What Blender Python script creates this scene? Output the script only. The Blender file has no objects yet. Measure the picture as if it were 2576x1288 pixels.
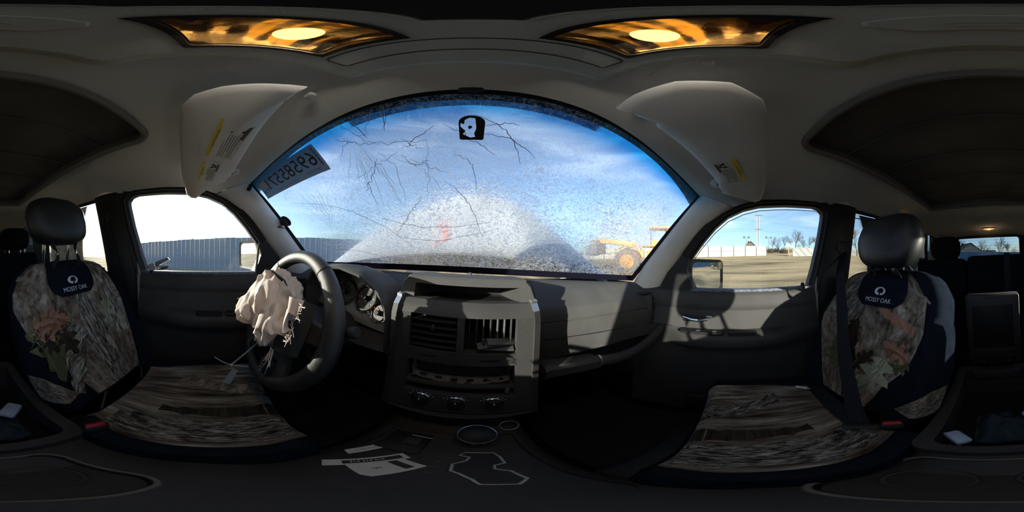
# Interior of a wrecked compact SUV seen through a full 360-degree (equirectangular) camera
# that stands between the two front seats.  World frame: X right, Y forward, Z up, metres,
# origin at the camera height on the centreline of the car; yard ground about 1.3 m below.
import bpy, bmesh, math, random
from mathutils import Matrix, Vector, noise
PI = math.pi
S = bpy.context.scene
COL = S.collection
ROLL = math.radians(2.8)          # the car leans to its right in the sloping yard

# ---------------------------------------------------------------- camera
cd = bpy.data.cameras.new('camera')
cam = bpy.data.objects.new('camera', cd); COL.objects.link(cam)
cd.type = 'PANO'
cd.panorama_type = 'EQUIRECTANGULAR' if hasattr(cd, 'panorama_type') else cd.type
try:
    cd.cycles.panorama_type = 'EQUIRECTANGULAR'
except Exception:
    pass
cd.clip_start = 0.005; cd.clip_end = 2000
CAM = (0.018, 0.0, 0.0)
cam.matrix_world = (Matrix.Translation(CAM) @ Matrix.Rotation(-ROLL, 4, 'Y')
                    @ Matrix.Rotation(math.radians(-13.0), 4, 'Z') @ Matrix.Rotation(PI/2, 4, 'X'))
S.camera = cam

# ---------------------------------------------------------------- sun, sky, exposure
SUN_AZ, SUN_EL = math.radians(-123.0), math.radians(11.5)
sun_dir = Vector((math.sin(SUN_AZ)*math.cos(SUN_EL), math.cos(SUN_AZ)*math.cos(SUN_EL), math.sin(SUN_EL)))
sl = bpy.data.lights.new('sun', 'SUN'); sl.energy = 6.0; sl.angle = math.radians(0.55); sl.color = (1.0, .91, .78)
so = bpy.data.objects.new('sun', sl); COL.objects.link(so)
so.rotation_euler = (-sun_dir).to_track_quat('-Z', 'Y').to_euler()

W = bpy.data.worlds.new('sky'); S.world = W; W.use_nodes = True
nt = W.node_tree; nt.nodes.clear()
wo = nt.nodes.new('ShaderNodeOutputWorld'); bg = nt.nodes.new('ShaderNodeBackground')
sky = nt.nodes.new('ShaderNodeTexSky'); sky.sky_type = 'NISHITA'; sky.sun_disc = False
sky.sun_elevation = SUN_EL; sky.sun_rotation = SUN_AZ % (2*PI); sky.altitude = 200; sky.air_density = 1.0
sky.dust_density = 1.6; sky.ozone_density = 4.0
tc = nt.nodes.new('ShaderNodeTexCoord'); mp = nt.nodes.new('ShaderNodeMapping'); mp.inputs['Scale'].default_value = (1.6, 1.6, 7.0)
nz = nt.nodes.new('ShaderNodeTexNoise'); nz.inputs['Scale'].default_value = 1.7; nz.inputs['Detail'].default_value = 6; nz.inputs['Distortion'].default_value = .6
rp = nt.nodes.new('ShaderNodeValToRGB'); rp.color_ramp.elements[0].position = .47; rp.color_ramp.elements[1].position = .85
rp.color_ramp.elements[0].color = (0, 0, 0, 1); rp.color_ramp.elements[1].color = (.38, .38, .38, 1)
mx = nt.nodes.new('ShaderNodeMix'); mx.data_type = 'RGBA'
hs = nt.nodes.new('ShaderNodeHueSaturation'); hs.inputs['Saturation'].default_value = 0.82
nt.links.new(tc.outputs['Generated'], mp.inputs['Vector']); nt.links.new(mp.outputs[0], nz.inputs['Vector'])
nt.links.new(nz.outputs[0], rp.inputs[0]); nt.links.new(rp.outputs[0], mx.inputs[0])
nt.links.new(sky.outputs[0], hs.inputs['Color']); nt.links.new(hs.outputs[0], mx.inputs[6])
mx.inputs[7].default_value = (5.2, 5.5, 6.0, 1)
nt.links.new(mx.outputs[2], bg.inputs['Color']); bg.inputs['Strength'].default_value = 0.19
nt.links.new(bg.outputs[0], wo.inputs[0])

S.view_settings.view_transform = 'Standard'; S.view_settings.look = 'None'
S.view_settings.exposure = 0.95; S.view_settings.gamma = 1.0; S.view_settings.use_curve_mapping = False
S.cycles.transparent_max_bounces = 14
S.cycles.caustics_reflective = False; S.cycles.caustics_refractive = False
S.cycles.sample_clamp_indirect = 6.0
S.cycles.max_bounces = 7; S.cycles.diffuse_bounces = 4; S.cycles.glossy_bounces = 3; S.cycles.transmission_bounces = 4
S.cycles.use_adaptive_sampling = True; S.cycles.adaptive_threshold = .06; S.cycles.adaptive_min_samples = 16

# ---------------------------------------------------------------- helpers
random.seed(7)
def lin(*c):
    return tuple(((v/255)/12.92 if v/255 <= .04045 else ((v/255+.055)/1.055)**2.4) for v in c)
def lerp(a, b, t): return a+(b-a)*t
def vl(a, b, t): return tuple(a[i]+(b[i]-a[i])*t for i in range(len(a)))
def interp(tab, x):
    if x <= tab[0][0]: return tab[0][1]
    for (x0, y0), (x1, y1) in zip(tab, tab[1:]):
        if x <= x1:
            t = (x-x0)/(x1-x0); t = t*t*(3-2*t) if len(tab) > 40 else t
            return lerp(y0, y1, t) if not isinstance(y0, (tuple, list)) else vl(y0, y1, t)
    return tab[-1][1]

class MB:
    """collects verts / faces (+ optional uv per vertex) and links them as ONE mesh object"""
    def __init__(s): s.v = []; s.f = []; s.uv = {}
    def add(s, vs, fs, uv=None):
        n = len(s.v); s.v += [tuple(p) for p in vs]; s.f += [tuple(i+n for i in f) for f in fs]
        if uv:
            for i, q in enumerate(uv): s.uv[n+i] = q
        return s
    def grid(s, fn, nu, nv, closeu=False, flip=False, uv=True):
        vs, us = [], []
        for j in range(nv+1):
            for i in range(nu+(0 if closeu else 1)):
                vs.append(fn(i/nu, j/nv)); us.append((i/nu, j/nv))
        w = nu if closeu else nu+1; fs = []
        for j in range(nv):
            for i in range(nu):
                a, b = j*w+i, j*w+(i+1) % w if closeu else j*w+i+1
                q = (a, b, b+w, a+w); fs.append(q[::-1] if flip else q)
        return s.add(vs, fs, us if uv else None)
    def slab(s, fn, nu, nv, off):
        """closed thin solid: surface fn and the same surface moved by the vector off"""
        top = [fn(i/nu, j/nv) for j in range(nv+1) for i in range(nu+1)]
        us = [(i/nu, j/nv) for j in range(nv+1) for i in range(nu+1)]
        bot = [(p[0]+off[0], p[1]+off[1], p[2]+off[2]) for p in top]
        w = nu+1; n = len(top); fs = []
        for j in range(nv):
            for i in range(nu):
                a = j*w+i; fs.append((a, a+1, a+1+w, a+w)); fs.append((n+a+w, n+a+w+1, n+a+1, n+a))
        ring = [i for i in range(nu)]+[j*w+nu for j in range(nv)]+[nv*w+nu-i for i in range(nu)]+[(nv-j)*w for j in range(nv)]
        for k in range(len(ring)):
            a, b = ring[k], ring[(k+1) % len(ring)]; fs.append((b, a, n+a, n+b))
        return s.add(top+bot, fs, us+us)
    def loft(s, rings, caps=True, closed=True):
        m = len(rings[0]); vs = [p for r in rings for p in r]; fs = []
        for j in range(len(rings)-1):
            for i in range(m if closed else m-1):
                a, b = j*m+i, j*m+(i+1) % m
                fs.append((a, b, b+m, a+m))
        if caps and closed:
            fs.append(tuple(range(m))[::-1]); fs.append(tuple(range((len(rings)-1)*m, len(rings)*m)))
        us = [(i/m, j/max(1, len(rings)-1)) for j in range(len(rings)) for i in range(m)]
        return s.add(vs, fs, us)
    def tube(s, path, r, n=8, caps=True, closed=False, flat=None):
        """tube along path; r number or list; flat=(w,h,normal) makes a flat strap"""
        P = [Vector(p) for p in path]; L = len(P); rings = []; up = None
        for k in range(L):
            if closed: d = P[(k+1) % L]-P[k-1]
            else: d = P[min(k+1, L-1)]-P[max(k-1, 0)]
            d.normalize()
            if up is None:
                up = Vector(flat[2]) if flat else (Vector((0, 0, 1)) if abs(d.z) < .9 else Vector((1, 0, 0)))
            if flat and len(flat) > 3: up = Vector(flat[3](k/(L-1)))
            a = d.cross(up)
            if a.length < 1e-6: a = d.orthogonal()
            a.normalize(); b = a.cross(d).normalized()
            if not flat: up = b
            ring = []
            if flat:
                w, h = flat[0]/2, flat[1]/2
                for (q, t) in ((-1, -1), (1, -1), (1, 1), (-1, 1)): ring.append(tuple(P[k]+a*(q*w)+b*(t*h)))
            else:
                rr = r[k] if isinstance(r, (list, tuple)) else r
                for i in range(n):
                    th = 2*PI*i/n; ring.append(tuple(P[k]+a*(rr*math.cos(th))+b*(rr*math.sin(th))))
            rings.append(ring)
        if closed:
            m = len(rings[0]); n0 = len(s.v); s.v += [p for r_ in rings for p in r_]
            for j in range(L):
                for i in range(m):
                    a, b = j*m+i, j*m+(i+1) % m; c, d2 = ((j+1) % L)*m+(i+1) % m, ((j+1) % L)*m+i
                    s.f.append((n0+a, n0+b, n0+c, n0+d2))
            return s
        return s.loft(rings, caps)
    def rbox(s, c, size, r=.004, rot=None, seg=2):
        bm = bmesh.new(); bmesh.ops.create_cube(bm, size=1)
        for v in bm.verts: v.co = Vector((v.co.x*size[0], v.co.y*size[1], v.co.z*size[2]))
        if r > 0: bmesh.ops.bevel(bm, geom=list(bm.edges), offset=min(r, min(size)*.49), segments=seg, profile=.5, affect='EDGES')
        M = Matrix.Translation(c) @ (rot.to_4x4() if rot else Matrix())
        bm.verts.index_update()
        s.add([M @ v.co for v in bm.verts], [[v.index for v in f.verts] for f in bm.faces]); bm.free()
        return s
    def lathe(s, prof, c, axis, n=24, arc=2*PI):
        """prof: list of (radius, height along axis)"""
        ax = Vector(axis).normalized(); a = ax.orthogonal().normalized(); b = ax.cross(a); C = Vector(c); rings = []
        for (r, h) in prof:
            rings.append([tuple(C+ax*h+a*(r*math.cos(2*PI*i/n))+b*(r*math.sin(2*PI*i/n))) for i in range(n)])
        return s.loft(rings, True)
    def prism(s, pts, off):
        """polygon (3-D points) extruded by the vector off"""
        n = len(pts); q = [tuple(p[i]+off[i] for i in range(3)) for p in pts]
        fs = [tuple(range(n))[::-1], tuple(range(n, 2*n))]+[(i, (i+1) % n, n+(i+1) % n, n+i) for i in range(n)]
        return s.add(list(pts)+q, fs)
    def ball(s, c, r, nu=14, nv=9, sq=1.0):
        """ellipsoid / super-ellipsoid with radii r"""
        def g(x): return math.copysign(abs(x)**sq, x)
        def fn(u, v):
            a, b = 2*PI*u, -PI/2+PI*v
            return (c[0]+r[0]*g(math.cos(b))*g(math.cos(a)), c[1]+r[1]*g(math.cos(b))*g(math.sin(a)), c[2]+r[2]*g(math.sin(b)))
        return s.grid(fn, nu, nv, closeu=True)
    def xf(s, M):
        s.v = [tuple(M @ Vector(p)) for p in s.v]; return s
    def mesh(s, name, mat, smooth=True, ang=40):
        me = bpy.data.meshes.new(name); me.from_pydata(s.v, [], s.f); me.validate()
        bm = bmesh.new(); bm.from_mesh(me); bmesh.ops.recalc_face_normals(bm, faces=bm.faces[:]); bm.to_mesh(me); bm.free()
        if s.uv:
            ul = me.uv_layers.new(name='UVMap')
            for lp in me.loops: ul.data[lp.index].uv = s.uv.get(lp.vertex_index, (0, 0))
        if smooth:
            for p in me.polygons: p.use_smooth = True
            me.set_sharp_from_angle(angle=math.radians(ang))
        if mat: me.materials.append(mat)
        return me
    def build(s, name, mat, parent=None, label=None, smooth=True, ang=40):
        o = bpy.data.objects.new(name, s.mesh(name, mat, smooth, ang)); COL.objects.link(o)
        if parent is not None: attach(o, parent)
        if label: o['label'] = label
        return o
def attach(o, p):
    o.parent = p; o.matrix_parent_inverse = Matrix.Translation(p.location).inverted() if p.type == 'EMPTY' else Matrix()
    return o
def thing(name, label, cat, loc, group=None):
    o = bpy.data.objects.new(name, None); COL.objects.link(o); o.location = loc; o.empty_display_size = .05
    return tag(o, label, cat, group)
def tag(o, label, cat, group=None, kind=None):
    o['label'] = label; o['category'] = cat
    if group: o['group'] = group
    if kind: o['kind'] = kind
    return o
def struct(o, label=None):
    o['kind'] = 'structure'
    if label: o['label'] = label
    return o
def sroot(name, loc, label):
    o = bpy.data.objects.new(name, None); COL.objects.link(o); o.location = loc; o.empty_display_size = .05
    return struct(o, label)

# ---------------------------------------------------------------- procedural materials
def nodes(name):
    m = bpy.data.materials.new(name); m.use_nodes = True; t = m.node_tree
    return m, t, t.nodes['Principled BSDF'], t.nodes['Material Output']
def pm(name, rgb, rough=.6, metal=0., var=.18, scale=30, bump=.15, bscale=400, spec=.5, dust=0., dustcol=(.35, .32, .27), coat=0.):
    """plain procedural surface: colour mottling, fine grain relief, optional dust specks"""
    m, t, b, o = nodes(name); N, L = t.nodes, t.links
    tcx = N.new('ShaderNodeTexCoord')
    n1 = N.new('ShaderNodeTexNoise'); n1.inputs['Scale'].default_value = scale; n1.inputs['Detail'].default_value = 4
    r1 = N.new('ShaderNodeValToRGB')
    lo = tuple(c*(1-var) for c in rgb)+(1,); hi = tuple(min(1, c*(1+var)) for c in rgb)+(1,)
    r1.color_ramp.elements[0].color = lo; r1.color_ramp.elements[1].color = hi
    r1.color_ramp.elements[0].position = .3; r1.color_ramp.elements[1].position = .7
    L.new(tcx.outputs['Object'], n1.inputs['Vector']); L.new(n1.outputs[0], r1.inputs[0])
    out = r1.outputs[0]
    if dust > 0:
        n3 = N.new('ShaderNodeTexVoronoi'); n3.inputs['Scale'].default_value = 90; n3.inputs['Randomness'].default_value = 1
        L.new(tcx.outputs['Object'], n3.inputs['Vector'])
        r3 = N.new('ShaderNodeValToRGB'); r3.color_ramp.elements[0].position = .06; r3.color_ramp.elements[1].position = .10
        r3.color_ramp.elements[0].color = (1, 1, 1, 1); r3.color_ramp.elements[1].color = (0, 0, 0, 1)
        n4 = N.new('ShaderNodeTexNoise'); n4.inputs['Scale'].default_value = 60; L.new(tcx.outputs['Object'], n4.inputs['Vector'])
        r4 = N.new('ShaderNodeValToRGB'); r4.color_ramp.elements[0].position = .55; r4.color_ramp.elements[1].position = .62
        mu = N.new('ShaderNodeMath'); mu.operation = 'MULTIPLY'; L.new(n3.outputs['Distance'], r3.inputs[0]); L.new(n4.outputs[0], r4.inputs[0])
        L.new(r3.outputs[0], mu.inputs[0]); L.new(r4.outputs[0], mu.inputs[1])
        mu2 = N.new('ShaderNodeMath'); mu2.operation = 'MULTIPLY'; mu2.inputs[1].default_value = dust; L.new(mu.outputs[0], mu2.inputs[0])
        mm = N.new('ShaderNodeMix'); mm.data_type = 'RGBA'; L.new(mu2.outputs[0], mm.inputs[0]); L.new(out, mm.inputs[6]); mm.inputs[7].default_value = dustcol+(1,)
        out = mm.outputs[2]
    L.new(out, b.inputs['Base Color'])
    b.inputs['Roughness'].default_value = rough; b.inputs['Metallic'].default_value = metal
    b.inputs['Specular IOR Level'].default_value = spec; b.inputs['Coat Weight'].default_value = coat
    if spec < .15: b.inputs['IOR'].default_value = 1.08
    if bump > 0:
        n2 = N.new('ShaderNodeTexNoise'); n2.inputs['Scale'].default_value = bscale; n2.inputs['Detail'].default_value = 2
        bp = N.new('ShaderNodeBump'); bp.inputs['Strength'].default_value = bump; bp.inputs['Distance'].default_value = .002
        L.new(tcx.outputs['Object'], n2.inputs['Vector']); L.new(n2.outputs[0], bp.inputs['Height']); L.new(bp.outputs[0], b.inputs['Normal'])
    return m
def emit(name, rgb, st):
    m, t, b, o = nodes(name)
    b.inputs['Base Color'].default_value = rgb+(1,); b.inputs['Emission Color'].default_value = rgb+(1,); b.inputs['Emission Strength'].default_value = st
    return m
def glassmat(name, tint=(.93, .96, .95), gloss=.06, dirt=.05, dirtcol=(.8, .8, .75), dscale=25):
    """thin window glass: lets light straight through, mirrors a little, dusty film"""
    m, t, b, o = nodes(name); N, L = t.nodes, t.links; N.remove(b)
    tr = N.new('ShaderNodeBsdfTransparent'); tr.inputs[0].default_value = tint+(1,)
    gl = N.new('ShaderNodeBsdfGlossy'); gl.inputs['Roughness'].default_value = .02
    fr = N.new('ShaderNodeFresnel'); fr.inputs[0].default_value = 1.35
    df = N.new('ShaderNodeBsdfDiffuse'); df.inputs[0].default_value = dirtcol+(1,)
    m1 = N.new('ShaderNodeMixShader'); m2 = N.new('ShaderNodeMixShader')
    tcx = N.new('ShaderNodeTexCoord'); nzz = N.new('ShaderNodeTexNoise'); nzz.inputs['Scale'].default_value = dscale; nzz.inputs['Detail'].default_value = 5
    mu = N.new('ShaderNodeMath'); mu.operation = 'MULTIPLY'; mu.inputs[1].default_value = dirt*2
    L.new(tcx.outputs['Object'], nzz.inputs['Vector']); L.new(nzz.outputs[0], mu.inputs[0])
    m0 = N.new('ShaderNodeMath'); m0.operation = 'MULTIPLY'; m0.inputs[1].default_value = gloss/.06; L.new(fr.outputs[0], m0.inputs[0])
    L.new(m0.outputs[0], m1.inputs[0]); L.new(tr.outputs[0], m1.inputs[1]); L.new(gl.outputs[0], m1.inputs[2])
    L.new(mu.outputs[0], m2.inputs[0]); L.new(m1.outputs[0], m2.inputs[1]); L.new(df.outputs[0], m2.inputs[2]); L.new(m2.outputs[0], o.inputs[0])
    return m
M = {}
M['headliner'] = pm('headliner_cloth', (.82, .81, .78), .95, var=.03, scale=8, bump=.35, bscale=900, spec=.1)
M['pillar'] = pm('pale_grey_plastic', (.74, .735, .71), .7, var=.05, scale=14, bump=.2, bscale=900, spec=.3)
M['char'] = pm('charcoal_plastic', (.042, .041, .041), .62, var=.15, scale=12, bump=.25, bscale=1100, spec=.4, dust=.0)
M['dash'] = pm('dusty_dash_plastic', (.080, .080, .081), .66, var=.14, scale=9, bump=.25, bscale=1100, spec=.4, dust=.9)
M['black'] = pm('black_plastic', (.012, .012, .013), .55, var=.2, scale=20, bump=.15, bscale=900, spec=.35)
M['seal'] = pm('rubber_seal', (.012, .012, .014), .6, var=.2, scale=20, bump=.1, spec=.3)
M['carpet'] = pm('black_carpet', (.010, .010, .011), .98, var=.5, scale=160, bump=.6, bscale=500, spec=.05, dust=.25)
M['paint'] = pm('silver_white_body_paint', (.55, .57, .58), .35, metal=.15, var=.05, scale=6, bump=0, coat=.4)
M['edge_daylit'] = pm('door_edge_paint_daylit', (.86, .87, .87), .4, var=.04, scale=6, bump=0)  # body paint made paler, standing for daylight that leaks through the door gap
M['silver'] = pm('satin_silver_trim', (.55, .56, .58), .32, metal=.85, var=.06, scale=20, bump=.05)
M['chrome'] = pm('chrome', (.8, .8, .82), .08, metal=1., var=.03, scale=20, bump=0)
M['navy'] = pm('navy_black_neoprene', (.011, .015, .024), .85, var=.2, scale=30, bump=.3, bscale=700, spec=.02)
M['strap'] = pm('seat_belt_webbing', (.020, .022, .028), .8, var=.2, scale=90, bump=.5, bscale=1500, spec=.2)
M['leather'] = pm('black_leather_wrap', (.024, .024, .026), .42, var=.2, scale=60, bump=.4, bscale=900, spec=.6)
M['red'] = pm('red_button', (.42, .015, .03), .4, var=.1, bump=0)
M['white'] = pm('white_plastic', (.75, .76, .76), .5, var=.04, bump=.05)
M['canvas'] = pm('dark_roof_canvas', (.16, .155, .14), .95, var=.2, scale=5, bump=.6, bscale=1300, spec=.05)
M['glass'] = glassmat('door_glass', dirt=.035)
M['rearglass'] = glassmat('rear_glass', tint=(.55, .62, .66), dirt=.008)
M['sideglass'] = glassmat('passenger_glass', dirt=.012)
M['darkglass'] = glassmat('privacy_glass', tint=(.42, .46, .50), dirt=.008)
M['ink'] = pm('black_print', (.012, .012, .013), .6, var=.1, bump=0)
M['greyink'] = pm('grey_print', (.10, .10, .10), .6, var=.1, bump=0)
M['whiteprint'] = pm('white_print', (.78, .80, .82), .6, var=.05, bump=0)
M['yellowprint'] = pm('yellow_label', (.80, .60, .04), .5, var=.05, bump=0)
M['paper'] = pm('white_label_paper', (.72, .72, .68), .6, var=.05, scale=60, bump=.05)
# ================================================================ THE CAR BODY (setting)
# ---- windshield: crazed laminated glass
def WS(s, t, off=0.0):
    a = abs(s); X = s*(.668+.010*t)
    yb = .640-.180*a**2.2; zb = -.070-.02*s*s
    yt = .215-.085*a**1.8; zt = .348-.053*a**1.8
    b = .028*math.sin(PI*t)*(1-s*s)+off
    return (X, yb+(yt-yb)*t+.7*b, zb+(zt-zb)*t+.7*b)

def windshield_material():
    m, t, b, o = nodes('crazed_windshield_glass'); N, L = t.nodes, t.links; N.remove(b)
    def math_(op, a, b_=None, c=None):
        n = N.new('ShaderNodeMath'); n.operation = op
        for i, x in enumerate((a, b_, c)):
            if x is None: continue
            if isinstance(x, (int, float)): n.inputs[i].default_value = x
            else: L.new(x, n.inputs[i])
        return n.outputs[0]
    def ramp(x, p0, p1, c0=0., c1=1.):
        n = N.new('ShaderNodeMapRange'); n.interpolation_type = 'SMOOTHSTEP'
        n.inputs[1].default_value = p0; n.inputs[2].default_value = p1; n.inputs[3].default_value = c0; n.inputs[4].default_value = c1
        L.new(x, n.inputs[0]); return n.outputs[0]
    tcx = N.new('ShaderNodeTexCoord'); sp = N.new('ShaderNodeSeparateXYZ'); L.new(tcx.outputs['UV'], sp.inputs[0])
    u, v = sp.outputs[0], sp.outputs[1]
    s = math_('MULTIPLY_ADD', u, 2., -1.); sa = math_('ABSOLUTE', s)
    def noise_(sc, det=3, dis=0., rough=.5):
        n = N.new('ShaderNodeTexNoise'); n.inputs['Scale'].default_value = sc; n.inputs['Detail'].default_value = det
        n.inputs['Distortion'].default_value = dis; n.inputs['Roughness'].default_value = rough
        L.new(tcx.outputs['Object'], n.inputs['Vector']); return n.outputs[0]
    # where the glass is crazed: most in the lower middle, hardly at the right edge and the lower left corner
    big = noise_(5, 2)
    D = math_('MULTIPLY', ramp(s, -1.0, -.45), ramp(s, 1.03, .88))
    D = math_('MULTIPLY', D, ramp(v, .97, .62, .12, 1.))
    D = math_('MULTIPLY', D, ramp(big, .25, .60, .55, 1.))
    D = math_('MULTIPLY', D, ramp(math_('ADD', v, math_('MULTIPLY', s, -.25)), -.22, -.10))
    D = math_('MAXIMUM', D, .08)
    fine = noise_(150, 4, 1.4, .65); mid = noise_(70, 3, 1.0)
    fleck = math_('MULTIPLY', ramp(fine, .46, .60), D)
    fleck2 = math_('MULTIPLY', ramp(mid, .54, .66), D)
    vo = N.new('ShaderNodeTexVoronoi'); vo.feature = 'DISTANCE_TO_EDGE'; vo.inputs['Scale'].default_value = 26
    wob = N.new('ShaderNodeMix'); wob.data_type = 'VECTOR'; wob.inputs[0].default_value = .05
    nzc = N.new('ShaderNodeTexNoise'); nzc.inputs['Scale'].default_value = 18; L.new(tcx.outputs['Object'], nzc.inputs['Vector'])
    L.new(tcx.outputs['Object'], wob.inputs[4]); L.new(nzc.outputs['Color'], wob.inputs[5]); L.new(wob.outputs[1], vo.inputs['Vector'])
    edge = ramp(vo.outputs['Distance'], .035, .01)
    em = math_('MULTIPLY', ramp(noise_(9, 2), .50, .60), math_('MULTIPLY', ramp(s, .45, .0), math_('MULTIPLY', ramp(v, .35, .6), ramp(v, .94, .90))))
    edge = math_('MULTIPLY', edge, em)
    fac = math_('ADD', math_('MULTIPLY', fleck, .78), math_('MULTIPLY', fleck2, .40))
    fac = math_('ADD', fac, math_('MULTIPLY', edge, .45))
    fac = math_('MINIMUM', math_('ADD', fac, math_('MULTIPLY', D, .05)), .85)
    # dark chips along the lower edge
    chips = math_('MULTIPLY', ramp(noise_(95, 3, .8), .53, .60), math_('MULTIPLY', ramp(v, .22, .10), ramp(s, -.45, .15)))
    # tint: pale green glass, blue sun band on top, printed dot matrix beside the mirror
    band = ramp(v, .83, .95)
    tint = N.new('ShaderNodeMix'); tint.data_type = 'RGBA'; L.new(band, tint.inputs[0])
    tint.inputs[6].default_value = (.86, .93, .95, 1); tint.inputs[7].default_value = (.03, .45, .80, 1)
    vv = math_('ADD', v, math_('MULTIPLY', sa, .02))
    dotzone = math_('MULTIPLY', ramp(vv, .936, .940), ramp(sa, .335, .315))
    mpv = N.new('ShaderNodeMapping'); mpv.inputs['Scale'].default_value = (560, 230, 1); mpv.inputs['Rotation'].default_value = (0, 0, .0); L.new(tcx.outputs['UV'], mpv.inputs['Vector'])
    vd = N.new('ShaderNodeTexVoronoi'); vd.inputs['Scale'].default_value = 1; vd.inputs['Randomness'].default_value = 0; L.new(mpv.outputs[0], vd.inputs['Vector'])
    dots = math_('MULTIPLY', ramp(vd.outputs['Distance'], .66, .58), dotzone)
    dark = math_('MAXIMUM', math_('MULTIPLY', dots, .90), math_('MULTIPLY', chips, .75))
    t2 = N.new('ShaderNodeMix'); t2.data_type = 'RGBA'; L.new(dark, t2.inputs[0]); L.new(tint.outputs[2], t2.inputs[6]); t2.inputs[7].default_value = (.01, .015, .05, 1)
    tr = N.new('ShaderNodeBsdfTransparent'); L.new(t2.outputs[2], tr.inputs[0])
    # crushed zones bend the light: faceted, slightly rough refraction mixed with clear glass
    bpn = N.new('ShaderNodeBump'); bpn.inputs['Strength'].default_value = 1.; bpn.inputs['Distance'].default_value = .012; L.new(noise_(110, 3, 1.2), bpn.inputs['Height'])
    rfr = N.new('ShaderNodeBsdfRefraction'); rfr.inputs['IOR'].default_value = 1.10; rfr.inputs['Roughness'].default_value = .22; L.new(t2.outputs[2], rfr.inputs[0]); L.new(bpn.outputs[0], rfr.inputs['Normal'])
    mr = N.new('ShaderNodeMixShader'); L.new(math_('MULTIPLY', D, math_('MULTIPLY', ramp(v, .96, .90), .80)), mr.inputs[0]); L.new(tr.outputs[0], mr.inputs[1]); L.new(rfr.outputs[0], mr.inputs[2]); tr = mr
    tl = N.new('ShaderNodeBsdfTranslucent'); tl.inputs[0].default_value = (.88, .92, .96, 1)
    df = N.new('ShaderNodeBsdfDiffuse'); df.inputs[0].default_value = (.8, .83, .86, 1)
    m0 = N.new('ShaderNodeMixShader'); m0.inputs[0].default_value = .25; L.new(tl.outputs[0], m0.inputs[1]); L.new(df.outputs[0], m0.inputs[2])
    m1 = N.new('ShaderNodeMixShader'); L.new(fac, m1.inputs[0]); L.new(tr.outputs[0], m1.inputs[1]); L.new(m0.outputs[0], m1.inputs[2])
    gl = N.new('ShaderNodeBsdfGlossy'); gl.inputs['Roughness'].default_value = .15
    m2 = N.new('ShaderNodeMixShader'); m2.inputs[0].default_value = .03; L.new(m1.outputs[0], m2.inputs[1]); L.new(gl.outputs[0], m2.inputs[2])
    L.new(m2.outputs[0], o.inputs[0]); return m
M['wsglass'] = windshield_material()
ws = MB().grid(lambda u, v: WS(u*2-1, v, .003), 48, 24).build('window_1', M['wsglass'])
struct(ws, 'shattered windshield with blue sun band along its top edge')
# black ceramic border printed round the glass
b = MB()
b.grid(lambda u, v: WS(u*2-1, lerp(.0, .055+.015*abs(u*2-1)**3, v), .0015), 48, 1)
b.grid(lambda u, v: WS(u*2-1, lerp(.985-.0*abs(u*2-1), 1.03, v), .0015), 48, 2)
for sg in (-1, 1): b.grid(lambda u, v: WS(sg*lerp(.985, 1.02, u), v, .0015), 1, 24)
b.build('border_print', pm('black_ceramic_frit', (.008, .008, .02), .4, var=.1, bump=0), ws)
# long cracks fanning out of the two impacts, each a hair-thin raised ridge on the inside
crk_m, _t, _b, _o = nodes('bright_crack_edges'); _tl = _t.nodes.new('ShaderNodeBsdfTranslucent'); _tl.inputs[0].default_value = (.95, .97, 1, 1)
_ms = _t.nodes.new('ShaderNodeMixShader'); _ms.inputs[0].default_value = .9; _b.inputs['Base Color'].default_value = (.9, .93, .96, 1); _t.links.new(_b.outputs[0], _ms.inputs[1]); _t.links.new(_tl.outputs[0], _ms.inputs[2]); _t.links.new(_ms.outputs[0], _o.inputs[0])
crk_d = pm('dark_crack_edges', (.03, .035, .045), .4, var=.05, bump=0)
rc = random.Random(3)
def crack(mb, s0, t0, s1, t1, w, n=12, jag=.006, bend=0.):
    pts = []
    for k in range(n+1):
        q = k/n; j = jag*math.sin(q*PI)
        s_ = lerp(s0, s1, q)+rc.uniform(-j, j)*.6+bend*math.sin(q*PI)*.5; t_ = lerp(t0, t1, q)+rc.uniform(-j, j)+bend*math.sin(q*PI)
        if abs(s_) > .985 or not .02 < t_ < .985: break
        pts.append(WS(s_, t_, -.0005))
    if len(pts) > 2:                       # hair-thin ribbon lying in the glass
        vs = []; gn = Vector((0, .7, .7)); n_ = len(pts)
        for i in range(n_):
            d = Vector(pts[min(i+1, n_-1)])-Vector(pts[max(i-1, 0)]); sd = d.cross(gn).normalized()*(w*1.25*(.35+.65*math.sin(PI*(i+.6)/(n_+.6))))
            vs += [tuple(Vector(pts[i])-sd), tuple(Vector(pts[i])+sd)]
        mb.add(vs, [(2*i, 2*i+1, 2*i+3, 2*i+2) for i in range(n_-1)])
bw, bd = MB(), MB()
for (c, n_, a0, a1, l0, l1, w) in [((-.70, .36), 11, 1.05, 2.35, .22, .42, .0007), ((-.35, .89), 9, -2.5, -1.1, .18, .42, .0007), ((-.70, .36), 12, -2.6, -.1, .10, .30, .0004)]:
    for k in range(n_):
        a = lerp(a0, a1, (k+rc.uniform(-.3, .3))/(n_-1)); l = rc.uniform(l0, l1); r0 = rc.uniform(.02, .10)
        crack(bw, c[0]+math.cos(a)*r0*.42, c[1]+math.sin(a)*r0, c[0]+math.cos(a)*l*.42, c[1]+math.sin(a)*l, w, jag=.008)
for k in range(46):
    c = rc.choice([(-.35, .89), (-.30, .80), (-.15, .86)]); a = rc.uniform(0, 2*PI); l = rc.uniform(.1, .38); r0 = rc.uniform(.0, .25)
    s0, t0 = c[0]+math.cos(a)*r0*.6, c[1]+math.sin(a)*r0
    a2 = a+rc.uniform(-.8, .8)
    crack(bd if k % 3 else bw, s0, t0, s0+math.cos(a2)*l*.6, t0+math.sin(a2)*l, rc.uniform(.0003, .0007), jag=.014, bend=rc.uniform(-.04, .04))
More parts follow.
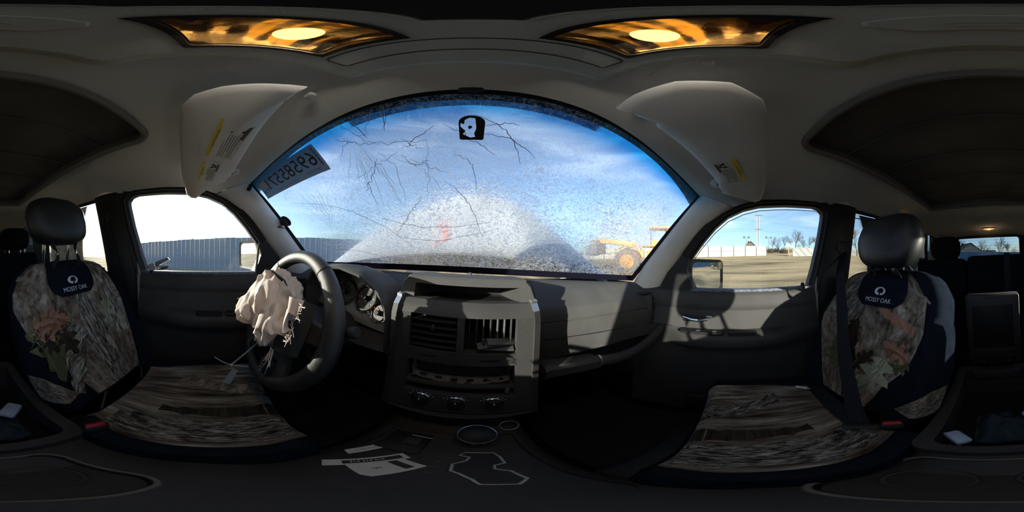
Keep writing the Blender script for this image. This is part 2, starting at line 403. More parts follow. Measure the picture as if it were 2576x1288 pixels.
for (s0, t0, s1, t1, bn) in [(-.42, .42, .09, .38, -.06), (-.40, .30, .12, .34, -.07), (-.37, .30, -.20, .52, .02), (.02, .82, .20, .74, .02), (0., .9, .16, .70, .03), (-.1, .6, .05, .30, .03), (.03, .85, .12, .87, .01), (-.85, .68, -.3, .20, .05), (-.8, .2, -.5, .12, .02)]:
    crack(bd, s0, t0, s1, t1, .0006, 20, .006, bn)
o = bw.build('crack', crk_m, ws); o['kind'] = 'stuff'; o = bd.build('crack', crk_d, ws); o['kind'] = 'stuff'

# ---- headliner with the big roof opening
HROWS = [((.211, .345), (.675, .128, .293)), ((.175, .362), (.680, .060, .266)), ((.140, .376), (.685, -.010, .243)),
         ((.060, .384), (.685, -.055, .259)), ((-.03, .388), (.685, -.10, .272)), ((-.11, .390), (.685, -.16, .281)), ((-.185, .391), (.686, -.22, .288)),
         ((-.32, .393), (.686, -.34, .295)), ((-.50, .395), (.690, -.50, .308)), ((-.75, .396), (.695, -.75, .312)), ((-1.0, .395), (.69, -1.0, .310)),
         ((-1.16, .394), (.685, -1.16, .306)), ((-1.28, .386), (.68, -1.28, .302)), ((-1.5, .375), (.67, -1.5, .296)), ((-1.85, .362), (.65, -1.85, .285)),
         ((-2.15, .345), (.62, -2.15, .276)), ((-2.30, .300), (.60, -2.28, .262))]
SC = [-1, -.97, -.92, -.85, -.75, -.66, -.591, -.4, -.2, 0, .2, .4, .591, .66, .75, .85, .92, .97, 1]
def HL(j, s):
    (yc, zc), (xe, ye, ze) = HROWS[j]; a = abs(s)
    p = 1.8 if j < 2 else 4.0
    return (xe*s, lerp(yc, ye, a**2.2 if j < 6 else a**6), lerp(zc, ze, a**p))
mbh = MB(); w = len(SC); vs = [HL(j, s) for j in range(len(HROWS)) for s in SC]; fs = []
for j in range(len(HROWS)-1):
    for i in range(w-1):
        if 6 <= j <= 10 and 6 <= i <= 11: continue
        a = j*w+i; fs.append((a, a+1, a+1+w, a+w))
head = MB().add(vs, fs).build('ceiling', M['headliner'], ang=60); struct(head, 'grey cloth headliner with a large roof opening')
# steel roof skin above, so that no sky leaks in
def RSK(u, v):
    s = u*2-1; y = lerp(.26, -2.45, v)
    return (s*.74, y-.09*s*s*(1-v), .47-.13*abs(s)**4-.10*max(0, 1-v*9)-.09*max(0, v*8-7))
ro = MB().slab(RSK, 16, 20, (0, 0, .012)).build('roof', M['paint'], ang=60); struct(ro, 'silver roof panel of the car')

# ---- dark canvas of the folding roof, seen through the opening, on cross bows, with a lighter edge trim
opening = []
def rrect(x0, x1, y0, y1, r, n=6):
    out = []
    for (cx, cy, a0) in ((x1-r, y1-r, 0), (x0+r, y1-r, PI/2), (x0+r, y0+r, PI), (x1-r, y0+r, 1.5*PI)):
        for k in range(n+1): out.append((cx+r*math.cos(a0+k*PI/2/n), cy+r*math.sin(a0+k*PI/2/n)))
    return out
def hz(x, y): return .3905-.012*(abs(x)/.405)**3 - (.004 if y < -1.1 else 0)
top = thing('folding_canvas_roof', 'closed dark canvas folding roof filling the ceiling opening behind the overhead console', 'canvas roof', (0, -.67, .385))
MB().slab(lambda u, v: (lerp(-.42, .42, u), lerp(-.17, -1.18, v), .412+.012*math.cos(PI*(u-.5))+.0025*math.cos(v*2*PI*5)), 20, 50, (0, 0, .006)).build('canvas', M['canvas'], top)
ring = rrect(-.412, .412, -1.168, -.178, .05)
b = MB(); b.tube([(x, y-.02*math.cos(x*PI/.9) if y > -.3 else y, hz(x, y)-.002) for x, y in ring], .011, 8, closed=True)
b.build('edge_trim', pm('grey_roof_trim', (.20, .19, .17), .7, var=.06, bump=.1), top)
b = MB(); b.loft([[(x, y, hz(x, y)) for x, y in ring], [(x, y, .43) for x, y in ring]], caps=False)
b.build('opening_wall', M['canvas'], top)
for k in range(4):
    y = -.36-.2*k
    MB().tube([(lerp(-.405, .405, i/10), y, .4105+.012*math.cos(PI*(i/10-.5))) for i in range(11)], .004, 6).build('cross_bow', M['canvas'], top)

# ---- A-pillar trims
def apillar(sx, n):
    b = MB()
    tab = [(0., (.672, .455, -.115), (.684, .315, -.115)), (.2, (.672, .385, -.012), (.686, .262, -.030)), (.45, (.670, .29, .098), (.688, .185, .070)),
           (.7, (.670, .205, .200), (.688, .095, .165)), (.88, (.672, .150, .268), (.687, .03, .218)), (1., (.672, .126, .297), (.686, -.012, .240))]
    rings = []
    for (_, a, c) in tab:
        row = []
        for k in range(9):
            q = k/8; p = vl(a, c, q); bul = math.sin(q*PI)**.7*.026
            row.append((sx*(p[0]-bul), p[1]+bul*.25, p[2]-bul*.1))
        row += [(sx*(c[0]+.02), c[1], c[2]), (sx*(a[0]+.02), a[1]+.01, a[2])]
        rings.append(row)
    b.loft(rings)
    return struct(b.build('trim_%d' % n, M['pillar'], ang=50), 'pale grey trim of the %s windshield pillar' % ('driver side' if sx < 0 else 'passenger side'))
apillar(-1, 1); apillar(1, 2)

# ---- front doors
WIN = [(.150, -.112), (.172, -.065), (.184, -.028), (.167, .026), (.121, .090), (.066, .155), (.012, .204), (-.055, .238), (-.123, .258), (-.25, .273), (-.395, .283), (-.425, .276),
       (-.443, .255), (-.440, .225), (-.418, .12), (-.375, -.03), (-.346, -.112)]
def offset(poly, d):
    out = []; n = len(poly)
    for i in range(n):
        p, q, r = Vector(poly[i-1]), Vector(poly[i]), Vector(poly[(i+1) % n])
        e1, e2 = (q-p).normalized(), (r-q).normalized()
        n1, n2 = Vector((e1.y, -e1.x)), Vector((e2.y, -e2.x)); m_ = (n1+n2); m_.normalize()
        out.append(tuple(q+m_*(d/max(.5, m_.dot(n1)))))
    return out
_c = sum(p[0] for p in WIN)/len(WIN)
WOUT = offset(WIN, .040)
if sum((p[0]-_c)**2 for p in WOUT) < sum((p[0]-_c)**2 for p in WIN): WOUT = offset(WIN, -.040)
SG = 1 if WOUT[10][1] > WIN[10][1] else -1
WMID = offset(WIN, .014*(1 if WOUT == offset(WIN, .040) else -1))
def door_x(y, z):
    """inner surface of the door card (distance from the centreline)"""
    x = interp([(-.90, .655), (-.60, .652), (-.42, .640), (-.36, .628), (-.325, .592), (-.29, .588), (-.272, .606), (-.262, .636), (-.21, .650), (-.185, .655), (-.178, .651), (-.13, .660), (-.115, .668), (-.105, .69)], z)
    if -.40 < z < -.262:
        f = min(1, max(0, (.27-y)/.12))*min(1, max(.35, (y+.42)/.25)); x = lerp(.648, x, f)
    if y > .24: x -= .06*((y-.24)/.12)**2*.2
    return x
def front_door(sx, num, label, lower):
    d = sroot('door_%d' % num, (sx*.68, -.05, -.55), label)
    # door card
    ys = [.40-.76*k/22 for k in range(23)]; zs = [-.80, -.70, -.60, -.50, -.42, -.385, -.36, -.34, -.325, -.31, -.295, -.285, -.276, -.268, -.262, -.245, -.21, -.19, -.185, -.178, -.16, -.13, -.118, -.112, -.105]
    b = MB(); vs = [(sx*door_x(y, z), y, z+(.03*(y-.1)**2 if -.40 < z < -.2 else 0)) for z in zs for y in ys]; w_ = len(ys)
    b.add(vs, [(j*w_+i, j*w_+i+1, (j+1)*w_+i+1, (j+1)*w_+i) for j in range(len(zs)-1) for i in range(w_-1)])
    b.build('door_card', M['char'], d, ang=50)
    # outer steel skin
    b = MB(); b.slab(lambda u, v: (sx*(.78-.03*(1-v)**2), lerp(.42, -.47, u), lerp(-.85, -.12, v)), 6, 8, (sx*.01, 0, 0)); b.build('outer_skin', M['paint'], d)
    # window frame
    b = MB(); n = len(WIN)
    for (A, xa, B, xb) in ((WIN, .706, WMID, .690), (WMID, .690, WOUT, .678)):
        k0 = len(b.v); b.v += [(sx*xa, y, z) for y, z in A]+[(sx*xb, y, z) for y, z in B]
        for i in range(n):
            j = (i+1) % n; b.f.append((k0+i, k0+j, k0+n+j, k0+n+i))
    k0 = len(b.v); b.v += [(sx*.678, y, z) for y, z in WOUT]+[(sx*.74, y, z) for y, z in WOUT]+[(sx*.706, y, z) for y, z in WIN]+[(sx*.74, y, z) for y, z in WIN]
    for i in range(n):
        j = (i+1) % n; b.f.append((k0+i, k0+j, k0+n+j, k0+n+i)); b.f.append((k0+2*n+i, k0+2*n+j, k0+3*n+j, k0+3*n+i)); b.f.append((k0+n+i, k0+n+j, k0+3*n+j, k0+3*n+i))
    b.build('window_frame', M['black'], d, ang=50)
    MB().tube([(sx*.684, y, z) for y, z in WMID], .007, 6, closed=True).build('seal', M['seal'], d)
    # glass, the passenger one wound down a little
    gp = [(y, z) for y, z in offset(WIN, .01*(1 if WOUT == offset(WIN, .040) else -1))]
    if lower: gp = [(y-.004, z-lower) for y, z in gp]
    MB().prism([(sx*.712, y, z) for y, z in gp], (sx*.004, 0, 0)).build('glass', M['glass'] if sx < 0 else M['sideglass'], d, smooth=False)
    if lower:
        MB().tube([(sx*.712, y, z) for y, z in gp[2:14]], .0018, 5).build('glass_edge', pm('smoky_glass_edge', (.03, .03, .06), .3, bump=0), d)
    # mirror sail in the front corner
    sail = [(.31, -.115), (.27, -.04), (.205, .035), (.172, .015), (.184, -.028), (.172, -.065), (.150, -.115)]
    MB().prism([(sx*.676, y, z) for y, z in sail], (sx*.05, 0, 0)).build('mirror_sail', M['black'], d, smooth=False)
    b = MB(); b.tube([(sx*.674, .172, .02), (sx*.674, .166, -.05), (sx*.674, .158, -.115)], .005, 6); b.build('sail_edge', M['char'], d)
    # sill strip, dusty light rubber along the glass
    MB().rbox((sx*.692, -.10, -.110), (.045, .53, .014), .005).build('sill_strip', pm('dusty_sill_%d' % num, (.10, .115, .15), .55, var=.5, scale=90, bump=.5, bscale=300, spec=.5), d)
    # handle: bezel, recess, chrome lever
    hb = MB(); hb.rbox((sx*.652, .140, -.226), (.012, .140, .052), .006); hbo = hb.build('handle_bezel', M['char'], d)
    MB().rbox((sx*.645, .145, -.224), (.006, .085, .030), .003).build('handle_recess', M['black'], hbo)
    MB().tube([(sx*.640, .185, -.218), (sx*.632, .150, -.224), (sx*.632, .115, -.226), (sx*.640, .090, -.222)], [.004, .006, .006, .007], 8).build('handle', M['chrome'], d)
    MB().rbox((sx*.644, .083, -.213), (.008, .022, .009), .003).build('lock_lever', M['silver'], d)
    # armrest top: switches and pull cup
    b = MB(); b.rbox((sx*.616, .105, -.268), (.040, .16, .010), .004); so_ = b.build('switch_plate', M['black'], d)
    for k in range(3): MB().rbox((sx*(.612+.008*(k % 2)), .12-.03*k, -.262), (.012, .016, .006), .002).build('switch', M['char'], so_)
    MB().rbox((sx*.617, .165, -.266), (.024, .042, .008), .003).build('switch_well', M['ink'], so_)
    b = MB(); cup = rrect(-.092, .012, -.030, .0, .012, 3)
    b.loft([[(sx*(.626+q*.0+y_*.9), y, -.266+dz) for (y, y_) in [(p[0], p[1]) for p in cup]] for (q, dz) in ((0, .004), (0, -.03))], caps=True)
    b.build('pull_cup', M['ink'], d)
    # rear edge of the door, gap daylight put into its paint; rubber, lock pin
    b = MB(); b.loft([[(sx*.664, -.361, -.80), (sx*.76, -.365, -.80), (sx*.76, -.400, -.80), (sx*.690, -.388, -.80)],
                      [(sx*.664, -.361, -.14), (sx*.76, -.365, -.14), (sx*.76, -.402, -.14), (sx*.690, -.392, -.14)],
                      [(sx*.690, -.395, .0), (sx*.76, -.395, .0), (sx*.76, -.420, .0), (sx*.700, -.412, .0)],
                      [(sx*.690, -.447, .14), (sx*.76, -.445, .14), (sx*.76, -.455, .14), (sx*.700, -.452, .14)]]); b.build('painted_edge', M['edge_daylit'], d, ang=30)
    b = MB(); b.lathe([(.014, 0), (.016, .004), (.010, .008), (.008, .022), (.004, .026)], (sx*.682, -.309, -.112), (0, 0, 1), 12); b.build('lock_pin', M['black'], d)
    return d
front_door(-1, 1, 'driver door with dark lower panel and closed window', 0)
front_door(1, 2, 'passenger door with sunlit panel and window slightly lowered', .030)

# ---- body sides behind the front doors: B-pillar, rear door with window, rear quarter
def body_side(sx, n):
    nm = 'left' if sx < 0 else 'right'
    b = MB()
    def band(rows):                       # loft of (x,y,z) polylines
        w_ = len(rows[0]); b.add([(sx*x, y, z) for r_ in rows for x, y, z in r_], [(j*w_+i, j*w_+i+1, (j+1)*w_+i+1, (j+1)*w_+i) for j in range(len(rows)-1) for i in range(w_-1)])
    # B pillar (thick section), slanted
    for (z0, z1, ya0, yb0, ya1, yb1, x0, x1) in [(-.85, -.10, -.385, -.60, -.385, -.60, .70, .70), (-.10, .315, -.385, -.60, -.475, -.675, .70, .692)]:
        rows = []
        for k in range(6):
            q = k/5; z = lerp(z0, z1, q); ya, yb = lerp(ya0, ya1, q), lerp(yb0, yb1, q); x = lerp(x0, x1, q)
            rows.append([(x+.03, ya+.004, z), (x+.005, ya-.004, z), (x-.018, ya-.03, z), (x-.026, (ya+yb)/2, z), (x-.018, yb+.03, z), (x+.005, yb+.004, z), (x+.03, yb, z)])
        band(rows)
    # lower rear door card and quarter panel, C/D pillars
    band([[(.70, lerp(-.60, -2.3, k/8), -.85) for k in range(9)], [(.66, lerp(-.60, -2.3, k/8), -.40) for k in range(9)], [(.69, lerp(-.60, -2.3, k/8)*1.0, -.10+.03*(k/8)) for k in range(9)]])
    band([[(.69, -1.20, -.10), (.69, -1.34, -.10), (.68, -1.48, -.09)], [(.695, -1.22, .31), (.685, -1.40, .31), (.68, -1.56, .30)]])
    band([[(.68, -1.75, -.08), (.66, -2.0, -.08), (.60, -2.28, -.08)], [(.67, -1.80, .30), (.65, -2.05, .30), (.60, -2.28, .29)]])
    band([[(.69, -.60, .285), (.69, -1.2, .290), (.68, -1.6, .275), (.65, -2.0, .265), (.60, -2.28, .26)], [(.70, -.60, .33), (.70, -1.2, .33), (.69, -1.6, .32), (.66, -2.0, .31), (.61, -2.28, .30)]])
    o = b.build('wall_'+nm, M['black'], ang=45); struct(o, 'dark plastic body side behind the %s door' % ('driver' if sx < 0 else 'passenger'))
    gl_ = MB().prism([(sx*.712, y, z) for y, z in ((-.60, -.12), (-.62, .0), (-.675, .29), (-1.26, .30), (-1.24, -.12))], (sx*.004, 0, 0)).build('window_%d' % (2 if sx < 0 else 3), M['sideglass'], None, smooth=False)
    struct(gl_, 'rear door window on the %s side' % ('driver' if sx < 0 else 'passenger'))
    if sx > 0:
        attach(MB().tube([(sx*.705, -.66, .262), (sx*.705, -.80, .268), (sx*.705, -.95, .268)], .003, 4).build('glass_edge', M['seal']), gl_)
    gq = MB().prism([(sx*.685, y, z) for y, z in ((-1.46, -.10), (-1.54, .30), (-1.82, .30), (-1.77, -.10))], (sx*.004, 0, 0)).build('window_%d' % (4 if sx < 0 else 5), M['darkglass'], None, smooth=False)
    struct(gq, 'tinted rear quarter window on the %s side' % ('driver' if sx < 0 else 'passenger'))
    return o
body_side(-1, 1); body_side(1, 2)

# ---- tailgate wall with rear window
b = MB()
ro_ = rrect(-.62, .62, -.85, .31, .05); ri_ = rrect(-.455, .43, -.06, .262, .04)
k0 = len(b.v); n = len(ro_)
b.v += [(x, -2.30, z) for x, z in ro_]+[(x, -2.30, z) for x, z in ri_]+[(x, -2.34, z) for x, z in ri_]
for i in range(n):
    j = (i+1) % n; b.f.append((k0+i, k0+j, k0+n+j, k0+n+i)); b.f.append((k0+n+i, k0+n+j, k0+2*n+j, k0+2*n+i))
struct(b.build('wall_rear', M['black'], ang=40), 'dark tailgate panel around the rear window')
rg = MB().prism([(x, -2.325, z) for x, z in ri_], (0, -.004, 0)).build('window_6', M['rearglass'], None, smooth=False); struct(rg, 'rear window with fine heater lines')
for k in range(7):
    z = .23-.042*k; MB().tube([(-.44, -2.323, z), (.42, -2.323, z)], .0009, 4).build('heater_line', M['greyink'], rg)

# ---- floor pan, firewall, floor mats
b = MB(); b.grid(lambda u, v: (lerp(-.72, .72, u), lerp(.85, -2.32, v), -.85+.16*math.exp(-((lerp(-.72, .72, u))/.13)**4)), 30, 12)
struct(b.build('floor', M['carpet']), 'black carpeted floor of the car')
b = MB(); b.grid(lambda u, v: (lerp(-.74, .74, u), lerp(.92, .68, v**.5), lerp(-.86, -.09, v)), 6, 8)
struct(b.build('wall_front', M['black']), 'black firewall under the dashboard')
# ================================================================ THE YARD OUTSIDE
EXT = Matrix.Rotation(-ROLL, 4, 'Y')             # the yard is level, the car leans in it
def gz(x, y):
    z = -1.3
    if x > 0: z += 1.35*(min(x, 36)/36)**2
    if x > 36: z += (min(x, 120)-36)*.06
    return z
def eloc(x, y, z): return tuple(EXT @ Vector((x, y, z)))
def ground_material():
    m, t, b, o = nodes('yard_dirt'); N, L = t.nodes, t.links
    tcx = N.new('ShaderNodeTexCoord'); mp_ = N.new('ShaderNodeMapping'); mp_.inputs['Scale'].default_value = (.5, .09, 1); mp_.inputs['Rotation'].default_value = (0, 0, .25)
    n1 = N.new('ShaderNodeTexNoise'); n1.inputs['Scale'].default_value = 1.2; n1.inputs['Detail'].default_value = 7; n1.inputs['Roughness'].default_value = .6
    L.new(tcx.outputs['Object'], mp_.inputs[0]); L.new(mp_.outputs[0], n1.inputs['Vector'])
    r = N.new('ShaderNodeValToRGB'); e = r.color_ramp.elements
    e[0].position = .33; e[0].color = lin(96, 86, 70)+(1,); e[1].position = .58; e[1].color = lin(180, 160, 124)+(1,); x = e.new(.46); x.color = lin(152, 135, 104)+(1,)
    n2 = N.new('ShaderNodeTexNoise'); n2.inputs['Scale'].default_value = 14; n2.inputs['Detail'].default_value = 6; L.new(tcx.outputs['Object'], n2.inputs['Vector'])
    mm = N.new('ShaderNodeMix'); mm.data_type = 'RGBA'; mm.blend_type = 'OVERLAY'; mm.inputs[0].default_value = .35
    L.new(n1.outputs[0], r.inputs[0]); L.new(r.outputs[0], mm.inputs[6]); L.new(n2.outputs[0], mm.inputs[7]); L.new(mm.outputs[2], b.inputs['Base Color'])
    b.inputs['Roughness'].default_value = .95; b.inputs['Specular IOR Level'].default_value = .1
    bp = N.new('ShaderNodeBump'); bp.inputs['Strength'].default_value = .5; bp.inputs['Distance'].default_value = .05; L.new(n2.outputs[0], bp.inputs['Height']); L.new(bp.outputs[0], b.inputs['Normal'])
    return m
def nl(q): return math.copysign(abs(q)**2.4, q)*190
b = MB(); b.grid(lambda u, v: (nl(u*2-1), nl(v*2-1), gz(nl(u*2-1), nl(v*2-1))), 60, 60); b.xf(EXT)
struct(b.build('ground', ground_material(), ang=80), 'tan dirt yard with wheel tracks')

M['bluemetal'] = pm('blue_grey_metal_sheet', lin(150, 160, 172), .55, metal=.1, var=.10, scale=2, bump=.1, bscale=60)
M['whitemetal'] = pm('white_metal_sheet', lin(158, 158, 152), .5, var=.07, scale=2, bump=.1, bscale=60)
M['steel'] = pm('dark_steel_post', (.10, .10, .11), .6, metal=.3, var=.2, scale=10)
M['bark'] = pm('grey_brown_bark', (.075, .056, .045), .95, var=.3, scale=6, bump=.5, bscale=40, spec=.1)
M['twig'] = pm('bare_twigs', (.10, .073, .058), .95, var=.3, scale=3, bump=0, spec=.1)
M['needle'] = pm('dark_needles', (.025, .045, .022), .9, var=.3, scale=5, bump=0, spec=.1)

def sheet_mesh(name, wd, ht, mat, ribs=3, depth=.03):
    """one ribbed metal sheet standing on z=0, centred on x=0, facing -y"""
    pts = [(-wd/2+.004, 0)]
    for k in range(ribs):
        c = -wd/2+wd*(k+.5)/ribs; q = wd/ribs*.22
        pts += [(c-q, 0), (c-q*.5, -depth), (c+q*.5, -depth), (c+q, 0)]
    pts.append((wd/2-.004, 0))
    front = [(x, y) for x, y in pts]; back = [(x, y+.006) for x, y in reversed(pts)]
    bb = MB(); bb.loft([[(x, y, 0) for x, y in front+back], [(x, y, ht) for x, y in front+back]]); return bb.mesh(name, mat, smooth=False)
def box_mesh(name, size, mat, z0=True):
    bb = MB(); bb.rbox((0, 0, size[2]/2 if z0 else 0), size, min(size)*.08, seg=1); return bb.mesh(name, mat, smooth=False)
def place(mesh, name, root, x, y, z, rz, sc=(1, 1, 1)):
    o = bpy.data.objects.new(name, mesh); COL.objects.link(o); o.parent = root
    o.matrix_parent_inverse = Matrix.Translation(root.location).inverted()
    o.matrix_basis = EXT @ Matrix.Translation((x, y, z)) @ Matrix.Rotation(rz, 4, 'Z') @ Matrix.Diagonal((*sc, 1)); return o
def fence(label, p0, p1, bay, ht, mat, post=None, rails=(), ribs=6, step=0, lap=1, name='sheet_metal_fence', base=None):
    dx, dy = p1[0]-p0[0], p1[1]-p0[1]; Lg = math.hypot(dx, dy); n = max(1, round(Lg/bay)); bay = Lg/n; rz = math.atan2(dy, dx)
    r = thing(name, label, 'fence', eloc((p0[0]+p1[0])/2, (p0[1]+p1[1])/2, gz(*p0) if base is None else base))
    sm = sheet_mesh('panel', bay, ht, mat, ribs); pmh = box_mesh('post', (.10, .10, ht*.98), M['steel']) if post else None
    rm = box_mesh('rail', (bay, .05, .07), post and M['steel'] or mat, False)
    for k in range(n):
        q = (k+.5)/n; x, y = p0[0]+dx*q, p0[1]+dy*q; z = gz(x, y) if base is None else base
        place(sm, 'panel', r, x, y, z-.03+(step*((k//4) % 2)), rz)
        if post:
            q0 = k/n; side = post; ox, oy = -math.sin(rz)*.1*side, math.cos(rz)*.1*side
            place(pmh, 'post', r, p0[0]+dx*q0+ox, p0[1]+dy*q0+oy, z-.02, rz)
            for zr in rails: place(rm, 'rail', r, x+ox*.6, y+oy*.6, z+zr, rz)
    return r
tx, ty = .309, .951
fence('tall blue-grey sheet metal fence along the driver side of the yard', (-13.3-19*tx, 4.33-19*ty), (-13.3+24*tx, 4.33+24*ty), .50, 2.93, M['bluemetal'], ribs=1, step=.035, name='tall_metal_fence')
fence('white sheet metal fence with dark posts behind the passenger window', (37.0, -8.2), (23.5, 30), 2.7, 2.2, M['whitemetal'], post=1, rails=(1.15,), ribs=10)
fence('short white fence run seen beside the passenger headrest', (39.5, -27), (31, -42), 2.8, 2.2, M['whitemetal'], post=-1, rails=(1.1,), ribs=10)
fence('blue-grey fence across the back of the yard', (22, -42), (-26, -41), 2.6, 2.35, pm('deep_blue_metal_sheet', lin(86, 120, 146), .6, var=.1, scale=2), post=1, rails=(1.2,), ribs=8)
# sliding gate with diagonal braces
g0, g1 = (33.6, -13.4), (32.6, -20.0); gl_ = math.hypot(g1[0]-g0[0], g1[1]-g0[1]); gr = math.atan2(g1[1]-g0[1], g1[0]-g0[0]); gb = gz(33, -16)
gate = thing('yard_gate', 'white framed yard gate with slanting braces, right of the white fence', 'gate', eloc((g0[0]+g1[0])/2, (g0[1]+g1[1])/2, gb))
sm = sheet_mesh('panel', gl_/4, 1.75, M['whitemetal'], 5)
for k in range(4): q = (k+.5)/4; place(sm, 'panel', gate, lerp(g0[0], g1[0], q)+.1, lerp(g0[1], g1[1], q), gb+.15, gr)
rm = box_mesh('rail', (gl_, .09, .09), M['whitemetal'], False); pmh = box_mesh('post', (.12, .12, 2.0), M['whitemetal'])
for zz in (.15, 1.95): place(rm, 'rail', gate, (g0[0]+g1[0])/2, (g0[1]+g1[1])/2, gb+zz, gr)
for p in (g0, g1): place(pmh, 'post', gate, p[0], p[1], gb, gr)
for k in range(4):
    a, c = k/4, (k+1)/4
    bb = MB(); bb.tube([(lerp(g0[0], g1[0], a)-.1, lerp(g0[1], g1[1], a), gb+1.9), (lerp(g0[0], g1[0], c)-.1, lerp(g0[1], g1[1], c), gb+.2)], .04, 5); bb.xf(EXT); bb.build('brace', M['whitemetal'], gate)

# bare winter trees
def bare_tree(x, y, h, label, seed, spread=1., z=None, name='bare_tree', depth=4, grp=None, trunkf=.35):
    rd = random.Random(seed); z = gz(x, y) if z is None else z
    t = thing(name, label, 'tree', eloc(x, y, z), grp); tr, br = MB(), MB()
    def grow(p, d, l, r, lev):
        n = 3; pts = [p]; dd = Vector(d)
        for k in range(n):
            dd = (dd+Vector((rd.uniform(-1, 1), rd.uniform(-1, 1), rd.uniform(-.3, .7)))*.16).normalized(); pts.append(pts[-1]+dd*(l/n))
        rr = [r*(1-.55*k/n) for k in range(n+1)]
        (tr if lev == 0 else br).tube([tuple(q) for q in pts], rr, 6 if lev == 0 else (4 if lev == 1 else 3), caps=False)
        if lev >= depth: return
        m_ = (5, 4, 4, 3, 3)[lev]
        for k in range(m_):
            q = rd.uniform(.35, 1) if lev else rd.uniform(trunkf, 1); i = min(n-1, int(q*n)); p2 = pts[i].lerp(pts[i+1], q*n-i)
            a = rd.uniform(0, 2*PI); e = rd.uniform(.35, .95)
            side = Vector((math.cos(a), math.sin(a), 0))*spread
            nd = (dd*(1-.4*e)+side*e*.9+Vector((0, 0, .22))).normalized()
            grow(p2, nd, l*rd.uniform(.55, .78), r*(.55 if lev == 0 else .5), lev+1)
        grow(pts[-1], dd, l*.62, rr[-1], lev+1)
    grow(Vector((x, y, z-.1)), Vector((0, 0, 1)), h*.42, h*.018, 0)
    tr.xf(EXT).build('trunk', M['bark'], t); br.xf(EXT).build('branches', M['twig'], t); return t
PT = lambda az, d: (d*math.sin(math.radians(az)), d*math.cos(math.radians(az)))
k = 0
for (az, d, h, lab, dp) in [(112.6, 62, 9.3, 'tallest bare tree beyond the white gate', 4), (104.5, 60, 5.6, 'low bare tree nearest the gap in the white fence', 4), (106.5, 62, 6.2, 'bare tree second from the fence gap', 4), (108.6, 60, 6.3, 'bushy bare tree just left of the tallest tree', 4),
                        (110.6, 66, 6.2, 'bare tree touching the tallest tree on its left', 3), (115.4, 62, 7.0, 'bare tree just right of the tallest tree', 4), (117.5, 64, 6.6, 'bare tree above the middle of the gate', 4), (119.8, 62, 6.4, 'bare tree at the window corner above the gate', 3),
                        (90.5, 75, 3.6, 'small leafless bush peeping over the white fence', 3), (99., 78, 3.0, 'thin leafless shrub beside the utility pole foot', 3), (128, 60, 8, 'bare tree hidden mostly by the passenger door pillar', 3), (132.4, 62, 11.5, 'tall bare tree seen left of the passenger headrest', 4), (134.3, 60, 10.5, 'tall bare tree touching the passenger headrest outline', 4),
                        (157.5, 60, 6.5, 'bare tree in the rear quarter window', 4), (170.5, 58, 7.5, 'dense bare tree at the left edge of the rear window', 4), (172.2, 62, 6.0, 'low bare tree beside the left house roof', 3), (177.8, 55, 7.2, 'slim bare tree with straight trunk behind the brown roof', 3),
                        (179.4, 57, 7.0, 'second slim straight bare tree behind the brown roof', 3), (184.0, 52, 8.0, 'wide spreading bare tree in the rear window', 4), (187.5, 56, 6.2, 'bare tree right of the wide spreading tree', 4), (189.8, 60, 5.8, 'faint bare tree at the right edge of the rear window', 3),
                        (-104.2, 40, 4.9, 'leafless bush top showing above the tall blue-grey fence', 3), (-147, 30, 4.5, 'bare tree glimpsed under the driver headrest', 3), (-158, 40, 5, 'bare tree between the driver headrest and the rear headrest', 3)]:
    k += 1; q_ = (1., 1.35, 1.75)[k % 3] if d > 45 else 1.; d *= q_; h *= q_; x, y = PT(az, d); bare_tree(x, y, h, lab, 40+k, spread=1.25 if h < 9 else .95, depth=dp, trunkf=.15 if h < 8 else .4)
# conifers
def conifer(x, y, h, label, seed, w=.28):
    rd = random.Random(seed); z = gz(x, y); t = thing('conifer', label, 'tree', eloc(x, y, z)); a, c = MB(), MB()
    a.tube([(x, y, z-.1), (x, y, z+h)], [h*.02, h*.004], 6)
    for q in range(9):
        zz = z+h*(.18+.085*q); R = h*w*(1-q/9.5)
        for m_ in range(9):
            th = rd.uniform(0, 2*PI); r_ = R*rd.uniform(.7, 1.1)
            c.tube([(x, y, zz), (x+math.cos(th)*r_*.6, y+math.sin(th)*r_*.6, zz+h*.01), (x+math.cos(th)*r_, y+math.sin(th)*r_, zz-h*.025)], [h*.018, h*.022, .005], 4, caps=False)
    a.xf(EXT).build('trunk', M['bark'], t); c.xf(EXT).build('boughs', M['needle'], t); return t
x, y = PT(160.4, 48); conifer(x, y, 7.0, 'dark spruce in the rear quarter window', 5, .2)
for i_, (az, lab) in enumerate(((79.0, 'leftmost of three small dark conifers above the white fence'), (80.3, 'middle of three small dark conifers above the white fence'), (81.8, 'rightmost of three small dark conifers above the white fence'))):
    x, y = PT(az, 90); conifer(x, y, 3.6, lab, 20+i_, .35)

